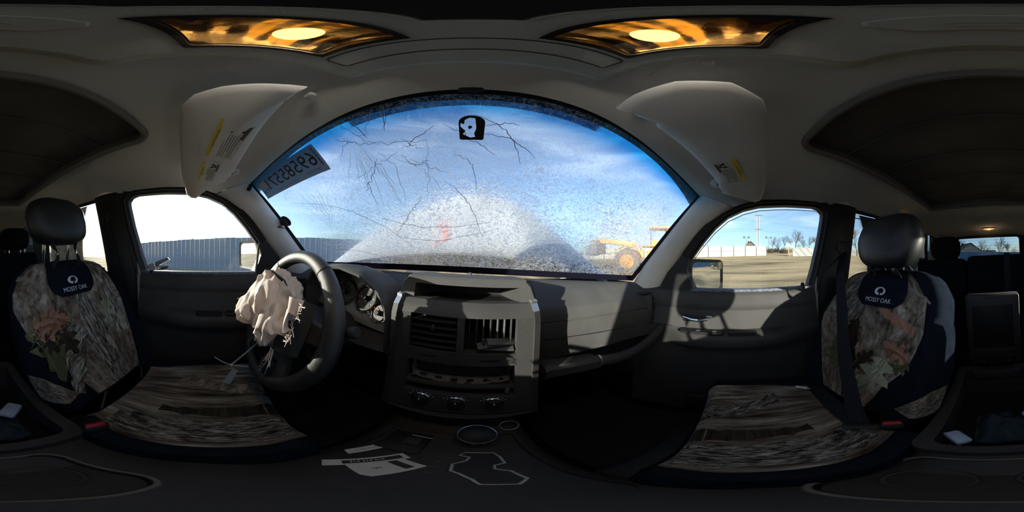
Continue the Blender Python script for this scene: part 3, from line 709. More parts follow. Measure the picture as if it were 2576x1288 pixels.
# utility pole with wires, yard lights, sign, barn roof
px_, py_ = PT(99.8, 60); pz = gz(px_, py_)
up = thing('utility_pole', 'grey wooden utility pole with crossarm beyond the white fence', 'utility pole', eloc(px_, py_, pz))
MB().tube([(px_, py_, pz), (px_, py_, pz+14.2)], [.22, .15], 8).xf(EXT).build('pole', pm('weathered_pole', (.33, .27, .25), .9, var=.2, scale=3), up)
MB().tube([(px_+.5, py_+.9, pz), (px_+.5, py_+.9, pz+14.0)], [.16, .12], 8).xf(EXT).build('guy_post', pm('weathered_pole_pale', (.42, .36, .34), .9, var=.2, scale=3), up)
for zz in (13.7, 8.4): MB().tube([(px_-.3, py_-1.3, pz+zz), (px_-.3, py_+1.3, pz+zz)], .07, 6).xf(EXT).build('crossarm', M['bark'], up)
for k in range(4): MB().lathe([(.03, 0), (.07, .08), (.04, .3), (.02, .5)], (px_-.3, py_-1.2+.8*k, pz+13.75), (0, 0, 1), 8).xf(EXT).build('insulator', M['steel'], up)
for i_, (zz, sag, lab) in enumerate(((13.9, 1.2, 'topmost overhead wire running to the utility pole'), (11.6, 1.0, 'second overhead wire below the crossarm'), (8.5, .8, 'third overhead wire at the lower crossarm'), (8.0, 1.4, 'lowest overhead wire at the utility pole'))):
    pts = []
    for k in range(25):
        q = k/24*2-1; yy = py_+q*55; pts.append((px_-.3-q*9, yy, pz+zz-sag*(1-(1-abs(q)*2)**2 if True else 0)))
    tag(MB().tube(pts, .022, 4).xf(EXT).build('overhead_wire', M['steel']), lab, 'wire')
fx, fy = PT(-99.3, 30)
tag(MB().tube([(fx, fy, -1.3), (fx, fy, 3.25), (fx, fy, 3.28)], [.10, .09, .02], 8).xf(EXT).build('distant_pole', M['bark']), 'short dark pole top above the tall blue-grey fence', 'pole')
for i_, (az, lab) in enumerate(((95.4, 'twin yard floodlight beside the barn roof'), (103.2, 'twin yard floodlight right of the utility pole'))):
    x, y = PT(az, 52); z = gz(x, y); t = thing('floodlight', lab, 'floodlight', eloc(x, y, z))
    MB().tube([(x, y, z), (x, y, z+4.9)], .06, 6).xf(EXT).build('mast', M['steel'], t)
    for s_ in (-1, 1):
        MB().lathe([(.05, -.25), (.30, -.1), (.36, .15), (.30, .2)], (x, y+s_*.75, z+5.0), (-1, 0, -.2), 10).xf(EXT).build('lamp_head', M['steel'], t)
    MB().tube([(x, y-.75, z+4.85), (x, y+.75, z+4.85)], .04, 6).xf(EXT).build('arm', M['steel'], t)
def gable_house(az, d, wd, dp, hw, hr, rz, label, wallm, roofm, z=None):
    x, y = PT(az, d); z = gz(x, y) if z is None else z; t = thing('house', label, 'house', eloc(x, y, z)); Mx = EXT @ Matrix.Translation((x, y, z)) @ Matrix.Rotation(rz, 4, 'Z')
    b = MB(); b.prism([(-wd/2, -dp/2, 0), (wd/2, -dp/2, 0), (wd/2, -dp/2, hw), (0, -dp/2, hw+hr), (-wd/2, -dp/2, hw)], (0, dp, 0)); b.xf(Mx).build('walls', wallm, t, smooth=False)
    for s_ in (-1, 1):
        b = MB(); b.prism([(0, -dp/2-.4, hw+hr+.12), (s_*(wd/2+.5), -dp/2-.4, hw-.2), (s_*(wd/2+.5), -dp/2-.4, hw-.05), (0, -dp/2-.4, hw+hr+.30)], (0, dp+.8, 0)); b.xf(Mx).build('roof', roofm, t, smooth=False)
    b = MB(); b.rbox((0, -dp/2-.02, hw*.6), (1.2, .06, 1.1), .02); b.xf(Mx).build('window', M['black'], t)
    b = MB(); b.rbox((wd*.2, 0, hw+hr*.9), (.5, .5, 1.2), .02); b.xf(Mx).build('chimney', M['bark'], t); return t
rf = pm('brown_shingles', (.10, .075, .062), .95, var=.2, scale=1.5); wl = pm('tan_siding', (.34, .29, .24), .8, var=.08, scale=1)
gable_house(172.8, 56, 7.5, 7, 2.6, 2.4, .5, 'tan house with a steep brown gable left in the rear window', wl, rf, -1.0)
gable_house(179.8, 92, 13, 9, 2.2, 1.9, 1.75, 'low house with a long brown roof in the middle of the rear window', wl, rf, -1.0)
gable_house(96.6, 76, 3.4, 4, 2.6, 1.5, 1.6, 'small dark barn gable above the white fence', rf, rf)
sx_, sy_ = PT(110.2, 55); sz = gz(sx_, sy_); t = thing('roadside_sign', 'small white and orange sign between fence and gate', 'sign', eloc(sx_, sy_, sz))
MB().rbox((sx_, sy_, sz+2.55), (.06, 1.2, .75), .02).xf(EXT).build('board', M['whitemetal'], t); MB().rbox((sx_, sy_, sz+1.1), (.08, .35, 2.2), .02).xf(EXT).build('stand', pm('orange_paint', (.55, .16, .02), .6), t)
# hedge line at the road
def shrub(x, y, w_, h, label, seed):
    rd = random.Random(seed); z = gz(x, y); t = thing('hedge_shrub', label, 'shrub', eloc(x, y, z)); b = MB()
    for k in range(220):
        a = rd.uniform(0, 2*PI); r_ = w_/2*math.sqrt(rd.random()); zz = h*rd.random()*(1-.4*(2*r_/w_)**2)
        p = Vector((x+math.cos(a)*r_, y+math.sin(a)*r_, z)); b.tube([tuple(p), tuple(p+Vector((rd.uniform(-.4, .4), rd.uniform(-.4, .4), .2+zz)))], [.05, .02], 3, caps=False)
    b.xf(EXT).build('stems', M['twig'], t); return t
for k, (az, lab) in enumerate(((103.6, 'brown hedge shrub in the fence gap, leftmost'), (106., 'brown hedge shrub in the fence gap, second from the left'), (108.4, 'brown hedge shrub in the fence gap, next to the small sign'), (111, 'brown hedge shrub behind the gate post'))):
    x, y = PT(az, 52+7*(k % 2)); shrub(x, y, 2.4, 2.0, lab, k)

# ---- yellow wheel loader
lo_m = pm('loader_yellow_paint', lin(215, 145, 30), .45, var=.12, scale=2, coat=.2); tire_m = pm('dusty_tire', (.13, .125, .115), .9, var=.25, scale=4, bump=.6, bscale=20)
LX, LY = 10.2, 7.35; LZ = gz(LX, LY)-.12; lrz = math.atan2(-4.6, 2.5)
LM = EXT @ Matrix.Translation((LX, LY, LZ)) @ Matrix.Rotation(lrz, 4, 'Z')      # local +x runs to the loader's rear
ld = thing('wheel_loader', 'large yellow wheel loader parked beyond the hood', 'loader', tuple(LM @ Vector((1.5, 0, 0))))
for wx in (0, 3.0):
    for s_ in (-1, 1):
        b = MB(); cy = s_*1.0
        b.lathe([(.45, -.25), (.80, -.27), (.90, -.18), (.93, 0), (.90, .18), (.80, .27), (.45, .25)], (wx, cy, .92), (0, 1, 0), 28)
        for k in range(18):
            a = 2*PI*k/18; b.rbox((wx+math.cos(a)*.92, cy, .92+math.sin(a)*.92), (.10, .46, .08), .01, Matrix.Rotation(-a, 3, 'Y'))
        w_ = b.xf(LM).build('tire', tire_m, ld)
        b = MB(); b.lathe([(.50, -.27), (.50, -.29), (.42, -.24), (.20, -.20), (.16, -.32), (.0, -.33)] if s_ < 0 else [(.50, .27), (.50, .29), (.42, .24), (.20, .20), (.16, .32), (.0, .33)], (wx, cy, .92), (0, 1, 0), 24)
        b.xf(LM).build('wheel_rim', lo_m, w_)
        for k in range(12):
            a = 2*PI*k/12; b = MB(); b.ball((wx+math.cos(a)*.40, cy+s_*.27, .92+math.sin(a)*.40), (.03, .03, .03), 6, 4); b.xf(LM).build('wheel_bolt', M['chrome'], w_)
def lpart(nm, c, sz_, mt, r=.05, rot=None): b = MB(); b.rbox(c, sz_, r, rot); return b.xf(LM).build(nm, mt, ld)
lpart('front_frame', (.4, 0, 1.35), (1.5, .9, .8), lo_m); lpart('rear_frame', (3.0, 0, 1.7), (2.4, 1.3, 1.1), lo_m); lpart('engine_cover', (3.7, 0, 2.2), (1.5, 1.3, .9), lo_m, .15)
lpart('fuel_box', (1.75, -.75, 1.25), (.7, .4, .9), lo_m); lpart('step', (1.2, -.95, .95), (.5, .25, .5), M['steel'])
b = MB(); arc_ = [(math.cos(a)*1.08, math.sin(a)*1.08) for a in [PI*.08+PI*.62*k/10 for k in range(11)]]
for s_ in (-1, 1):
    b = MB(); b.loft([[(0+x_*q, s_*.74, .92+z_*q), (0+x_*q, s_*1.28, .92+z_*q), (0+x_*(q+.05), s_*1.28, .92+z_*(q+.05)), (0+x_*(q+.05), s_*.74, .92+z_*(q+.05))] for x_, z_ in arc_ for q in (1.,)]); b.xf(LM).build('mudguard', lo_m, ld)
for s_ in (-1, 1): lpart('lift_arm', (-.9, s_*.42, 2.35), (2.9, .14, .34), lo_m, .03, Matrix.Rotation(.12, 3, 'Y'))
lpart('platform', (1.9, 0, 2.02), (1.8, 2.0, .07), lo_m, .02)
lpart('cab_roof', (2.3, 0, 3.42), (1.5, 1.45, .16), lo_m, .05)
for cx in (1.68, 2.9):
    for s_ in (-1, 1): lpart('cab_post', (cx, s_*.64, 2.70), (.09, .09, 1.35), M['steel'], .02)
lpart('cab_base', (2.3, 0, 2.2), (1.35, 1.35, .5), lo_m, .05)
b = MB(); b.prism([(-2.2, -1.2, 1.5), (-3.1, -1.2, 1.35), (-3.0, -1.2, 1.7), (-2.6, -1.2, 2.5), (-2.2, -1.2, 2.5)], (0, 2.4, 0)); b.xf(LM).build('bucket', M['steel'], ld, smooth=False)
lpart('exhaust', (3.9, .3, 3.0), (.12, .12, .9), M['steel'], .03)

# ---- a dark wrecked car far behind, seen in the quarter window
cx_, cy_ = PT(158.4, 26); cz_ = gz(cx_, cy_); CM = EXT @ Matrix.Translation((cx_, cy_, cz_)) @ Matrix.Rotation(.9, 4, 'Z')
wc = thing('parked_car', 'dark wrecked car with red lamp in the rear quarter window', 'car', tuple(CM @ Vector((0, 0, 0))))
b = MB(); b.loft([[(x, y, z) for y, z in ((-.85, .35), (.85, .35), (.9, h1), (.65, h2), (-.65, h2), (-.9, h1))] for x, h1, h2 in ((-2.2, .7, .78), (-1.5, .85, .95), (-.9, .95, 1.42), (.6, .95, 1.45), (1.2, .9, 1.0), (2.2, .7, .8))])
b.xf(CM).build('body', pm('black_car_paint', (.015, .015, .02), .25, coat=.6), wc, ang=30)
for x in (-1.4, 1.35):
    for s_ in (-1, 1): b = MB(); b.lathe([(.15, -.1), (.33, -.1), (.35, 0), (.33, .1), (.15, .1)], (x, s_*.82, .34), (0, 1, 0), 16); b.xf(CM).build('wheel', tire_m, wc)
b = MB(); b.rbox((2.1, -.6, .68), (.12, .4, .16), .02); b.xf(CM).build('tail_lamp', M['red'], wc)

# ================================================================ FRONT END OF THE CAR OUTSIDE THE GLASS
def HOOD(u, v):
    s = u*2-1; a = abs(s); X = .76*s
    rear = (X, .80-.19*s*s, .012-.115*a**2); ridge = (X, 1.20-.50*a**2.5, .470-.545*a**2.1+.02*math.sin(5*s)); front = (X, 1.95-.2*s*s, -.12-.06*s*s)
    p = vl(rear, ridge, v/.5) if v < .5 else vl(ridge, front, (v-.5)/.5)
    k = noise.noise((X*3.1, p[1]*3.1, 1.7))*.03*(1-a**3)*min(1, v*8) + .012*noise.noise((X*9, p[1]*9, .3))*(1-a)*min(1, v*8)
    crease = -.02*math.exp(-((s-.35+.5*v)/.05)**2)*(v < .5)*v*2
    return (p[0], p[1]-k*.5, p[2]+k+crease)
hd_m = pm('white_hood_paint', (.42, .43, .44), .38, metal=.05, var=.06, scale=5, bump=.05, bscale=30, coat=.35, dust=.15)
M['orange'] = pm('orange_spray_paint', (.72, .13, .05), .7, var=.3, scale=40)
hood = thing('buckled_hood', 'buckled white car hood tented up behind the shattered windshield', 'car hood', (0, 1.1, -.2))
MB().slab(HOOD, 44, 36, (0, .006, -.010)).build('hood_panel', hd_m, hood, ang=70)
for sx in (-1, 1):
    b = MB(); b.rbox((sx*.66, .66, -.115), (.02, .10, .06), .004, Matrix.Rotation(.4, 3, 'X')); b.rbox((sx*.66, .70, -.09), (.05, .05, .012), .004); b.build('hinge', M['steel'], hood)
for k in range(5):
    q = k/4; p = Vector(HOOD(.375+.022*math.sin(q*4)+.018*q, .05+.145*q))+Vector((0, -.006, .006)); d_ = Vector((.25+.5*(k % 2), .2, .8)).normalized()*.020
    b = MB(); b.tube([tuple(p-d_), tuple(p), tuple(p+d_)], 0, flat=(.010+.004*(k % 3), .002, (0, -.6, .8))); b.build('spray_mark', M['orange'], hood, 'orange spray paint dab')
for sx in (-1, 1):
    b = MB(); b.slab(lambda u, v: (sx*lerp(.74, .90, u), lerp(.50, 1.95, v), lerp(-.13, -.22, u**2)-.05*v*v), 6, 10, (0, 0, -.02))
    tag(b.build('front_fender', M['paint']), 'silver front fender outside the windshield on the %s side' % ('driver' if sx < 0 else 'passenger'), 'fender', 'front fenders')
tag(MB().slab(lambda u, v: (lerp(-.74, .74, u), lerp(.62, .83, v)-.16*(u*2-1)**2, -.125+.02*v), 16, 4, (0, 0, -.02)).build('cowl_panel', M['black']), 'black plastic cowl below the shattered windshield', 'cowl')
eb = thing('engine_bay', 'dark engine bay under the buckled hood', 'engine', (0, 1.3, -.5))
b = MB(); b.rbox((0, 1.25, -.52), (1.3, .9, .04), .01); b.build('bay_floor', M['black'], eb)
b = MB(); b.rbox((-.05, 1.2, -.32), (.55, .5, .26), .04); b.build('engine_cover', M['char'], eb)
b = MB(); b.rbox((.45, 1.05, -.28), (.18, .2, .2), .02); b.build('battery', M['black'], eb)
wip = thing('wiper_arm', 'black wiper arm lying along the driver side of the cowl', 'wiper', (-.5, .60, -.09))
MB().tube([(-.62, .52, -.086), (-.50, .60, -.074), (-.30, .655, -.066)], .006, 6).build('arm', M['black'], wip); MB().rbox((-.585, .535, -.082), (.07, .02, .016), .004, Matrix.Rotation(.6, 3, 'Z')).build('arm_cover', M['black'], wip)

# ---- outside mirrors
mir_m = pm('mirror_glass', (.86, .88, .90), .015, metal=1., var=.01, bump=0)
def door_mirror(sx, inn, out, z0, z1, label):
    t = thing('door_mirror', label, 'mirror', (sx*.80, .2, z0)); A, B = Vector((sx*inn[0], inn[1], 0)), Vector((sx*out[0], out[1], 0)); d = (B-A).normalized(); nrm = Vector((d.y, -d.x, 0))
    if nrm.y > 0: nrm = -nrm
    Lm = (B-A).length
    def pt(a, c, n): return tuple(A+d*(a*Lm)+nrm*n+Vector((0, 0, lerp(z0, z1, c))))
    oc = [(x, z) for x, z in rrect(-.04, 1.06, -.06, 1.07, .16, 4)]; ic = [(x, z) for x, z in rrect(.02, .98, .03, .97, .13, 4)]
    b = MB(); b.loft([[pt(x*.5+.25, z*.5+.25, -.11) for x, z in oc], [pt(x*.9+.05, z*.9+.05, -.07) for x, z in oc], [pt(x, z, -.01) for x, z in oc], [pt(x, z, .006) for x, z in oc], [pt(x, z, .0) for x, z in ic], [pt(x, z, -.006) for x, z in ic]]); b.build('housing', M['black'] if sx > 0 else M['char'], t)
    b = MB(); b.prism([pt(x, z, -.002) for x, z in ic], tuple(nrm*.002)); b.build('mirror_glass', mir_m, t, smooth=False)
    b = MB(); b.tube([(sx*.70, .20, z0+.04), (sx*.745, inn[1]+.05, z0+.05)], .03, 8); b.build('mirror_foot', M['black'], t)
    return t
door_mirror(1, (.745, .178), (.925, .058), -.140, .012, 'black door mirror outside the passenger window, showing a headrest')
door_mirror(-1, (.755, .198), (.930, .128), -.105, .030, 'pale edged door mirror outside the driver window beside the airbag')
# ================================================================ DASHBOARD
def wsy(X): s = min(1, abs(X)/.668); return .640-.180*s**2.2
def brow(X):                                     # rear edge of the dash top: (Y, Z)
    a = abs(X)
    return (.425-.105*max(0, (a-.16)/.52)**2.2, -.142-.012*max(0, (a-.2)/.48)**2)
dash = thing('dashboard', 'dusty charcoal dashboard below the shattered windshield', 'dashboard', (0, .45, -.45))
def top_pad(u, v):
    X = lerp(-.69, .69, u); y0, (y1, z1) = wsy(X)-.004, brow(X); z0 = -.078-.02*(X/.68)**2
    z = lerp(z0, z1, v**1.6)+.012*math.sin(PI*v); return (X, lerp(y0, y1, v), z)
MB().grid(top_pad, 60, 14).build('top_pad', M['dash'], dash, ang=60)
# passenger panel: rolls over the brow and runs down to the shelf
PP = [(0, 0), (-.006, -.006), (-.014, -.020), (-.018, -.040), (-.018, -.045), (-.015, -.047), (-.018, -.050), (-.020, -.08), (-.016, -.14), (-.006, -.19), (.02, -.21)]
def pas(u, v):
    X = lerp(.192, .668, u); y, z = brow(X); k = v*(len(PP)-1); i = min(len(PP)-2, int(k)); d = vl(PP[i], PP[i+1], k-i)
    return (X, y+d[0], z+d[1]*(1-.10*u))
MB().grid(pas, 30, 30).build('passenger_panel', M['dash'], dash, ang=35)
b = MB(); b.tube([(x, brow(x)[0]-.0205+.003*(x-.2), z) for x, z in ((.215, -.240), (.33, -.247), (.45, -.254), (.56, -.262))], .0012, 4); b.build('airbag_seam', M['black'], dash)
# shelf with grab handle under the panel
b = MB(); b.loft([[(x, y, z) for y, z in ((brow(x)[0]-.005, -.335-dz), (brow(x)[0]-.050, -.330-dz), (brow(x)[0]-.062, -.340-dz), (brow(x)[0]-.060, -.372-dz), (brow(x)[0]-.045, -.382-dz), (brow(x)[0]+.02, -.38-dz))] for x, dz in ((.205, 0), (.215, -.006), (.30, 0), (.372, .006), (.380, .010))]); b.build('shelf_block', M['dash'], dash, ang=40)
b = MB(); b.grid(lambda u, v: (lerp(.35, .655, u), lerp(brow(lerp(.35, .655, u))[0]+.05, brow(lerp(.35, .655, u))[0]-.03, v), -.362+.02*u-.012*v), 14, 4); b.build('shelf_floor', M['black'], dash)
bar = []
for k in range(13):
    q = k/12; x = lerp(.376, .668, q); bar.append((x, brow(x)[0]-.050-.030*math.sin(PI*q**.8), -.352+.085*q**2.0))
b = MB(); b.tube(bar, [.018]+[.020-.004*k/12 for k in range(1, 13)], 12); b.build('grab_handle', M['char'], dash)
MB().tube([(bar[0][0]-.001, bar[0][1], bar[0][2]), (bar[0][0]+.006, bar[0][1]-.002, bar[0][2])], .0212, 14).build('handle_collar', M['silver'], dash)
# glove box and knee panels
b = MB(); b.grid(lambda u, v: (lerp(.20, .67, u), lerp(.425, .50, v)-.06*u*u, lerp(-.365, -.60, v)), 10, 8); gb_ = b.build('glove_box', M['black'], dash)
MB().tube([(.21, .432, -.445), (.40, .425, -.428), (.63, .375, -.385)], .0015, 4).build('lid_seam', M['char'], gb_)
b = MB(); b.grid(lambda u, v: (lerp(-.685, -.185, u), lerp(.40, .47, v)-.05*(1-u)**2, lerp(-.255, -.62, v)), 12, 8); b.build('knee_panel', M['black'], dash)
b = MB(); b.grid(lambda u, v: (lerp(-.685, -.56, u), brow(-.62)[0]+.02-.03*(1-u), lerp(-.135, -.26, v)), 4, 4); b.build('left_panel', M['char'], dash)
# outer air vents
for sx in (-1, 1):
    c = Vector((sx*.640, .345, -.200)); b = MB(); rot = Matrix.Rotation(sx*.35, 3, 'Z')
    b.rbox(tuple(c), (.062, .05, .13), .012, rot); vo_ = b.build('outer_vent', M['char'], dash)
    b = MB(); b.rbox(tuple(c+rot @ Vector((0, -.024, -.012))), (.046, .008, .086), .004, rot); b.build('vent_mouth', M['ink'], vo_)
    for k in range(6): b = MB(); b.rbox(tuple(c+rot @ Vector((0, -.029, .024-.0145*k))), (.046, .010, .003), .001, rot); b.build('slat', M['black'], vo_)
    b = MB(); b.grid(lambda u, v: (sx*lerp(.60, .672, u), lerp(.40, .335, v), -.131+.004*math.sin(u*30)), 24, 3); b.build('defroster_grille', M['black'], dash)
b = MB(); b.lathe([(.020, 0), (.019, .006), (.009, .009), (.0085, .018), (.005, .022)], (.003, .572, -.080), (0, 0, 1), 16)
tag(b.build('light_sensor', pm('smoky_plastic_dome', (.25, .26, .27), .2, var=.05, bump=0, coat=.6)), 'small smoky sensor dome on top of the dash centre', 'sensor')

# ---- centre pod with open storage tray (pod and stack are drawn at 1/0.82 size and built at car size)
_mesh0 = MB.mesh
def _mesh_small(s, name, mat, smooth=True, ang=40):
    s.v = [(p[0]*.82+.003, p[1]*.82, p[2]*.82) for p in s.v]; return _mesh0(s, name, mat, smooth, ang)
MB.mesh = _mesh_small
pod = [(-.205, -.150), (-.180, -.078), (-.165, -.062), (.165, -.062), (.180, -.078), (.205, -.150)]
tray_o = [(-.150, -.132), (-.147, -.088), (.147, -.088), (.152, -.132)]
b = MB()
rings = []
for (y, sc, dz) in ((.755, .97, -.034), (.62, 1.0, -.010), (.48, 1.02, 0), (.452, 1.02, -.002), (.445, 1.01, -.007)):
    rings.append([(x*sc, y, z+dz) for x, z in pod])
b.loft(rings, caps=False, closed=False)
# face frame around the tray mouth
fo = [(x*1.01, .445, z-.007) for x, z in pod]; fo = fo+[(.205, .432, -.150), (-.205, .432, -.150)]
b.add([(-.205, .444, -.150), (-.181, .445, -.085), (-.166, .445, -.069), (.166, .445, -.069), (.181, .445, -.085), (.205, .444, -.150),
       (-.150, .440, -.138), (-.147, .446, -.086), (.147, .446, -.086), (.152, .440, -.138)],
      [(0, 1, 7, 6), (1, 2, 7), (2, 3, 8, 7), (3, 4, 8), (4, 5, 9, 8)])
b.build('centre_pod', M['dash'], dash, ang=30)
b = MB(); b.add([(-.150, .440, -.138), (-.147, .446, -.086), (.147, .446, -.086), (.152, .440, -.138), (-.11, .545, -.128), (-.12, .545, -.098), (.12, .545, -.098), (.11, .545, -.128)],
                [(0, 1, 5, 4), (1, 2, 6, 5), (2, 3, 7, 6), (3, 0, 4, 7), (4, 5, 6, 7)]); b.build('storage_tray', M['char'], dash, smooth=False)
MB().rbox((0, .434, -.139), (.29, .022, .008), .003).build('tray_lip', M['black'], dash)
for x in (-.208, .208): MB().tube([(x, .72, -.098), (x, .52, -.080), (x*.98, .44, -.140)], .0022, 5).build('pod_seam', M['ink'], dash)

# ---- centre stack
M['stack'] = pm('dark_stack_plastic', (.046, .046, .047), .62, var=.14, scale=9, bump=.25, bscale=1100, spec=.4, dust=.9)
st = thing('center_stack', 'charcoal centre stack with empty radio slot and broken vents', 'center stack', (0, .33, -.46))
def sy(z): return interp([(-.58, .372), (-.50, .380), (-.40, .392), (-.165, .400), (-.145, .410), (-.128, .430)], z)
def plate(mb, x0, x1, z0, z1, th=.03, n=4):
    rings = []
    for k in range(n+1):
        z = lerp(z0, z1, k/n); y = sy(z); rings.append([(x0, y, z), (x1, y, z), (x1, y+th, z), (x0, y+th, z)])
    mb.loft(rings)
b = MB()
for a in ((-.180, .180, -.163, -.128), (-.180, -.140, -.455, -.163), (.134, .180, -.455, -.163), (-.016, .002, -.275, -.163), (-.140, .134, -.318, -.275), (-.180, .180, -.545, -.455), (-.140, .134, -.415, -.405)): plate(b, *a)
b.build('bezel', M['stack'], st, ang=30)
MB().rbox((0, .50, -.34), (.35, .12, .42), .01).build('carcass', M['ink'], st)
for sx in (-1, 1):
    rail_ = []
    for z in (-.120, -.128, -.145, -.17, -.25, -.35, -.45, -.55): rail_.append([(sx*.178, sy(z)-.010, z), (sx*.196, sy(z)-.004, z), (sx*.200, sy(z)+.04, z), (sx*.178, sy(z)+.04, z)])
    b = MB(); b.loft(rail_[2:]); b.build('side_rail', M['char'], st, ang=40)
    b = MB(); b.loft(rail_[:3]); b.build('side_rail_tip', M['silver'], st, ang=40)
# left vent: whole, five horizontal slats
lv = MB().rbox((-.078, .435, -.219), (.122, .03, .108), .004).build('left_vent', M['ink'], st)
for k in range(5):
    b = MB(); b.rbox((-.078, .412, -.178-.0205*k), (.120, .026, .0035), .001, Matrix.Rotation(.25, 3, 'X')); b.build('slat', M['black'], lv)
MB().rbox((-.078, .400, -.199), (.007, .012, .016), .002).build('vent_tab', M['char'], lv)
# right vent: broken, upright vanes showing and two loose slats
rv = MB().rbox((.068, .455, -.219), (.128, .03, .108), .004).build('right_vent', M['ink'], st)
for k in range(7):
    b = MB(); b.rbox((.012+.018*k, .428, -.208), (.0025, .034, .080), .0008, Matrix.Rotation(.12, 3, 'Z')); b.build('vane', M['silver'] if k in (4, 5) else M['char'], rv)
for (x, z, ry, rz_) in ((.078, -.243, -.07, .22), (.085, -.256, .05, -.05), (.10, -.236, .18, .3)):
    b = MB(); b.rbox((x, .408, z), (.088, .022, .003), .001, Matrix.Rotation(ry, 3, 'Y') @ Matrix.Rotation(rz_, 3, 'Z') @ Matrix.Rotation(.5, 3, 'X')); b.build('loose_slat', M['dash'], rv)
MB().rbox((.050, .398, -.228), (.008, .012, .014), .002).build('vent_tab', M['char'], rv)
MB().rbox((.070, .397, -.295), (.052, .006, .010), .003).build('slot', M['ink'], st)
MB().rbox((-.085, .397, -.292), (.040, .005, .008), .003).build('slot', M['ink'], st)
# radio opening with bent metal sleeve
sl_ = MB(); sl_.grid(lambda u, v: (lerp(-.128, .124, u), lerp(.405, .50, v), -.392-.014*math.sin(PI*u)*(1-v)+.002*math.sin(40*u)*(1-v)), 24, 6); slo = sl_.build('radio_sleeve', pm('galvanised_sleeve', (.50, .52, .52), .35, metal=.8, var=.2, scale=60), st)
for sx, x in ((-1, -.128), (1, .124)):
    b = MB(); b.grid(lambda u, v: (x+.003*math.sin(9*v), lerp(.405, .50, u), lerp(-.394, -.322, v)), 5, 5); b.build('sleeve_side', pm('galvanised_sleeve_%d' % (sx+2), (.55, .57, .58), .3, metal=.8, var=.2, scale=60), slo)
for k in range(6):
    b = MB(); b.rbox((-.10+.042*k, .420, -.396-.012*math.sin(PI*(k+.5)/6)+.003), (.018, .012, .006), .001, Matrix.Rotation(.3-.1*k, 3, 'X')); b.build('sleeve_tab', M['black'], slo)
MB().tube([(lerp(-.13, .125, k/12), .402, -.398-.014*math.sin(PI*k/12)) for k in range(13)], .0018, 5).build('sleeve_lip', M['chrome'], slo)
MB().rbox((.118, .395, -.428), (.012, .010, .034), .003).build('broken_bracket', M['silver'], st)
b = MB(); b.grid(lambda u, v: (lerp(-.125, .115, u), lerp(.400, .45, v), -.447+.006*math.sin(PI*u)), 10, 3); b.build('pocket_floor', M['black'], st)
# climate knobs
for x in (-.090, -.004, .084):
    z = -.482; yk = sy(z)
    b = MB(); b.lathe([(.027, 0), (.027, .006), (.024, .010)], (x, yk+.004, z), (0, -1, .12), 28); kn = b.build('knob_ring', M['chrome'], st)
    b = MB(); b.lathe([(.022, .004), (.021, .018), (.018, .022), (.0, .022)], (x, yk+.004, z), (0, -1, .12), 24); b.build('climate_knob', M['black'], kn)
    b = MB(); b.rbox((x, yk-.019, z+.012), (.003, .002, .010), .0008); b.build('pointer', M['whiteprint'], kn)
    for k in range(7):
        a = PI*(.15+.7*k/6); b = MB(); b.rbox((x+math.cos(a)*.033, yk-.001, z+math.sin(a)*.033), (.004, .001, .0015), .0002, Matrix.Rotation(-a, 3, 'Y')); b.build('scale_mark', M['whiteprint'], kn)
b = MB(); b.loft([[(lerp(-.195, .195, k/12), sy(-.55)-.004-.012*math.sin(PI*k/12)+dy, -.548-.012*math.sin(PI*k/12)+dz) for dy, dz in ((0, 0), (.012, -.016), (.05, -.016), (.05, 0))] for k in range(13)]); b.build('chin', M['char'], st, ang=40)
b = MB(); b.tube([(.120+.021*math.cos(2*PI*k/20), .342+.012*math.sin(2*PI*k/20), -.590+.016*math.sin(2*PI*k/20)) for k in range(20)], .0022, 5, closed=True); b.build('socket_ring', M['silver'], st)

MB.mesh = _mesh0

# ---- instrument cluster under its hood (drawn oversize, built at 0.93)
def _mesh_clu(s, name, mat, smooth=True, ang=40):
    s.v = [(p[0]*.93+.001, p[1]*.93, p[2]*.93) for p in s.v]; return _mesh0(s, name, mat, smooth, ang)
MB.mesh = _mesh_clu
def hoodp(q):      # arch of the cluster hood, q 0 (outboard) .. 1 (inboard)
    return interp([(0, (-.590, -.240)), (.08, (-.585, -.15)), (.2, (-.555, -.088)), (.35, (-.47, -.052)), (.5, (-.38, -.046)), (.65, (-.29, -.062)), (.8, (-.222, -.100)), (.9, (-.193, -.150)), (1, (-.188, -.290))], q)
b = MB(); rings = []
for (y, sc, dz) in ((.66, .90, -.075), (.55, .95, -.035), (.47, .99, -.010), (.40, 1.0, 0), (.372, 1.0, -.002), (.360, .985, -.010), (.364, .955, -.016), (.40, .93, -.020), (.455, .90, -.026)):
    row = []
    for k in range(37):
        x, z = hoodp(k/36); row.append((-.39+(x+.39)*sc, y, -.25+(z+.25)*(sc if dz else 1)+dz*.5))
    rings.append(row)
b.loft(rings, caps=False, closed=False)
clu = thing('instrument_cluster', 'instrument cluster with silver ringed dials behind the steering wheel', 'instrument cluster', (-.37, .43, -.26))
b.build('cluster_hood', M['dash'], clu, ang=50)
face_n = Vector((0, -.92, .39))
def CF(x, z, o=0.): return tuple(Vector((x, .445+(z+.18)*.42, z))+face_n*o)
b = MB(); pl_ = [CF(hoodp(k/24)[0]*.93-.027, max(-.262, hoodp(k/24)[1]*.92-.016)) for k in range(25)]; b.prism(pl_, (0, .01, .0)); b.build('face_plate', pm('grey_dial_plate', (.20, .195, .18), .45, var=.12, scale=40, bump=.05, dust=.6), clu, smooth=False)
dialm = pm('dark_dial_face', (.10, .10, .095), .5, var=.2, scale=60, bump=0, dust=.8); greyd = pm('light_dial_face', (.26, .25, .225), .5, var=.08, scale=40, bump=0, dust=.4)
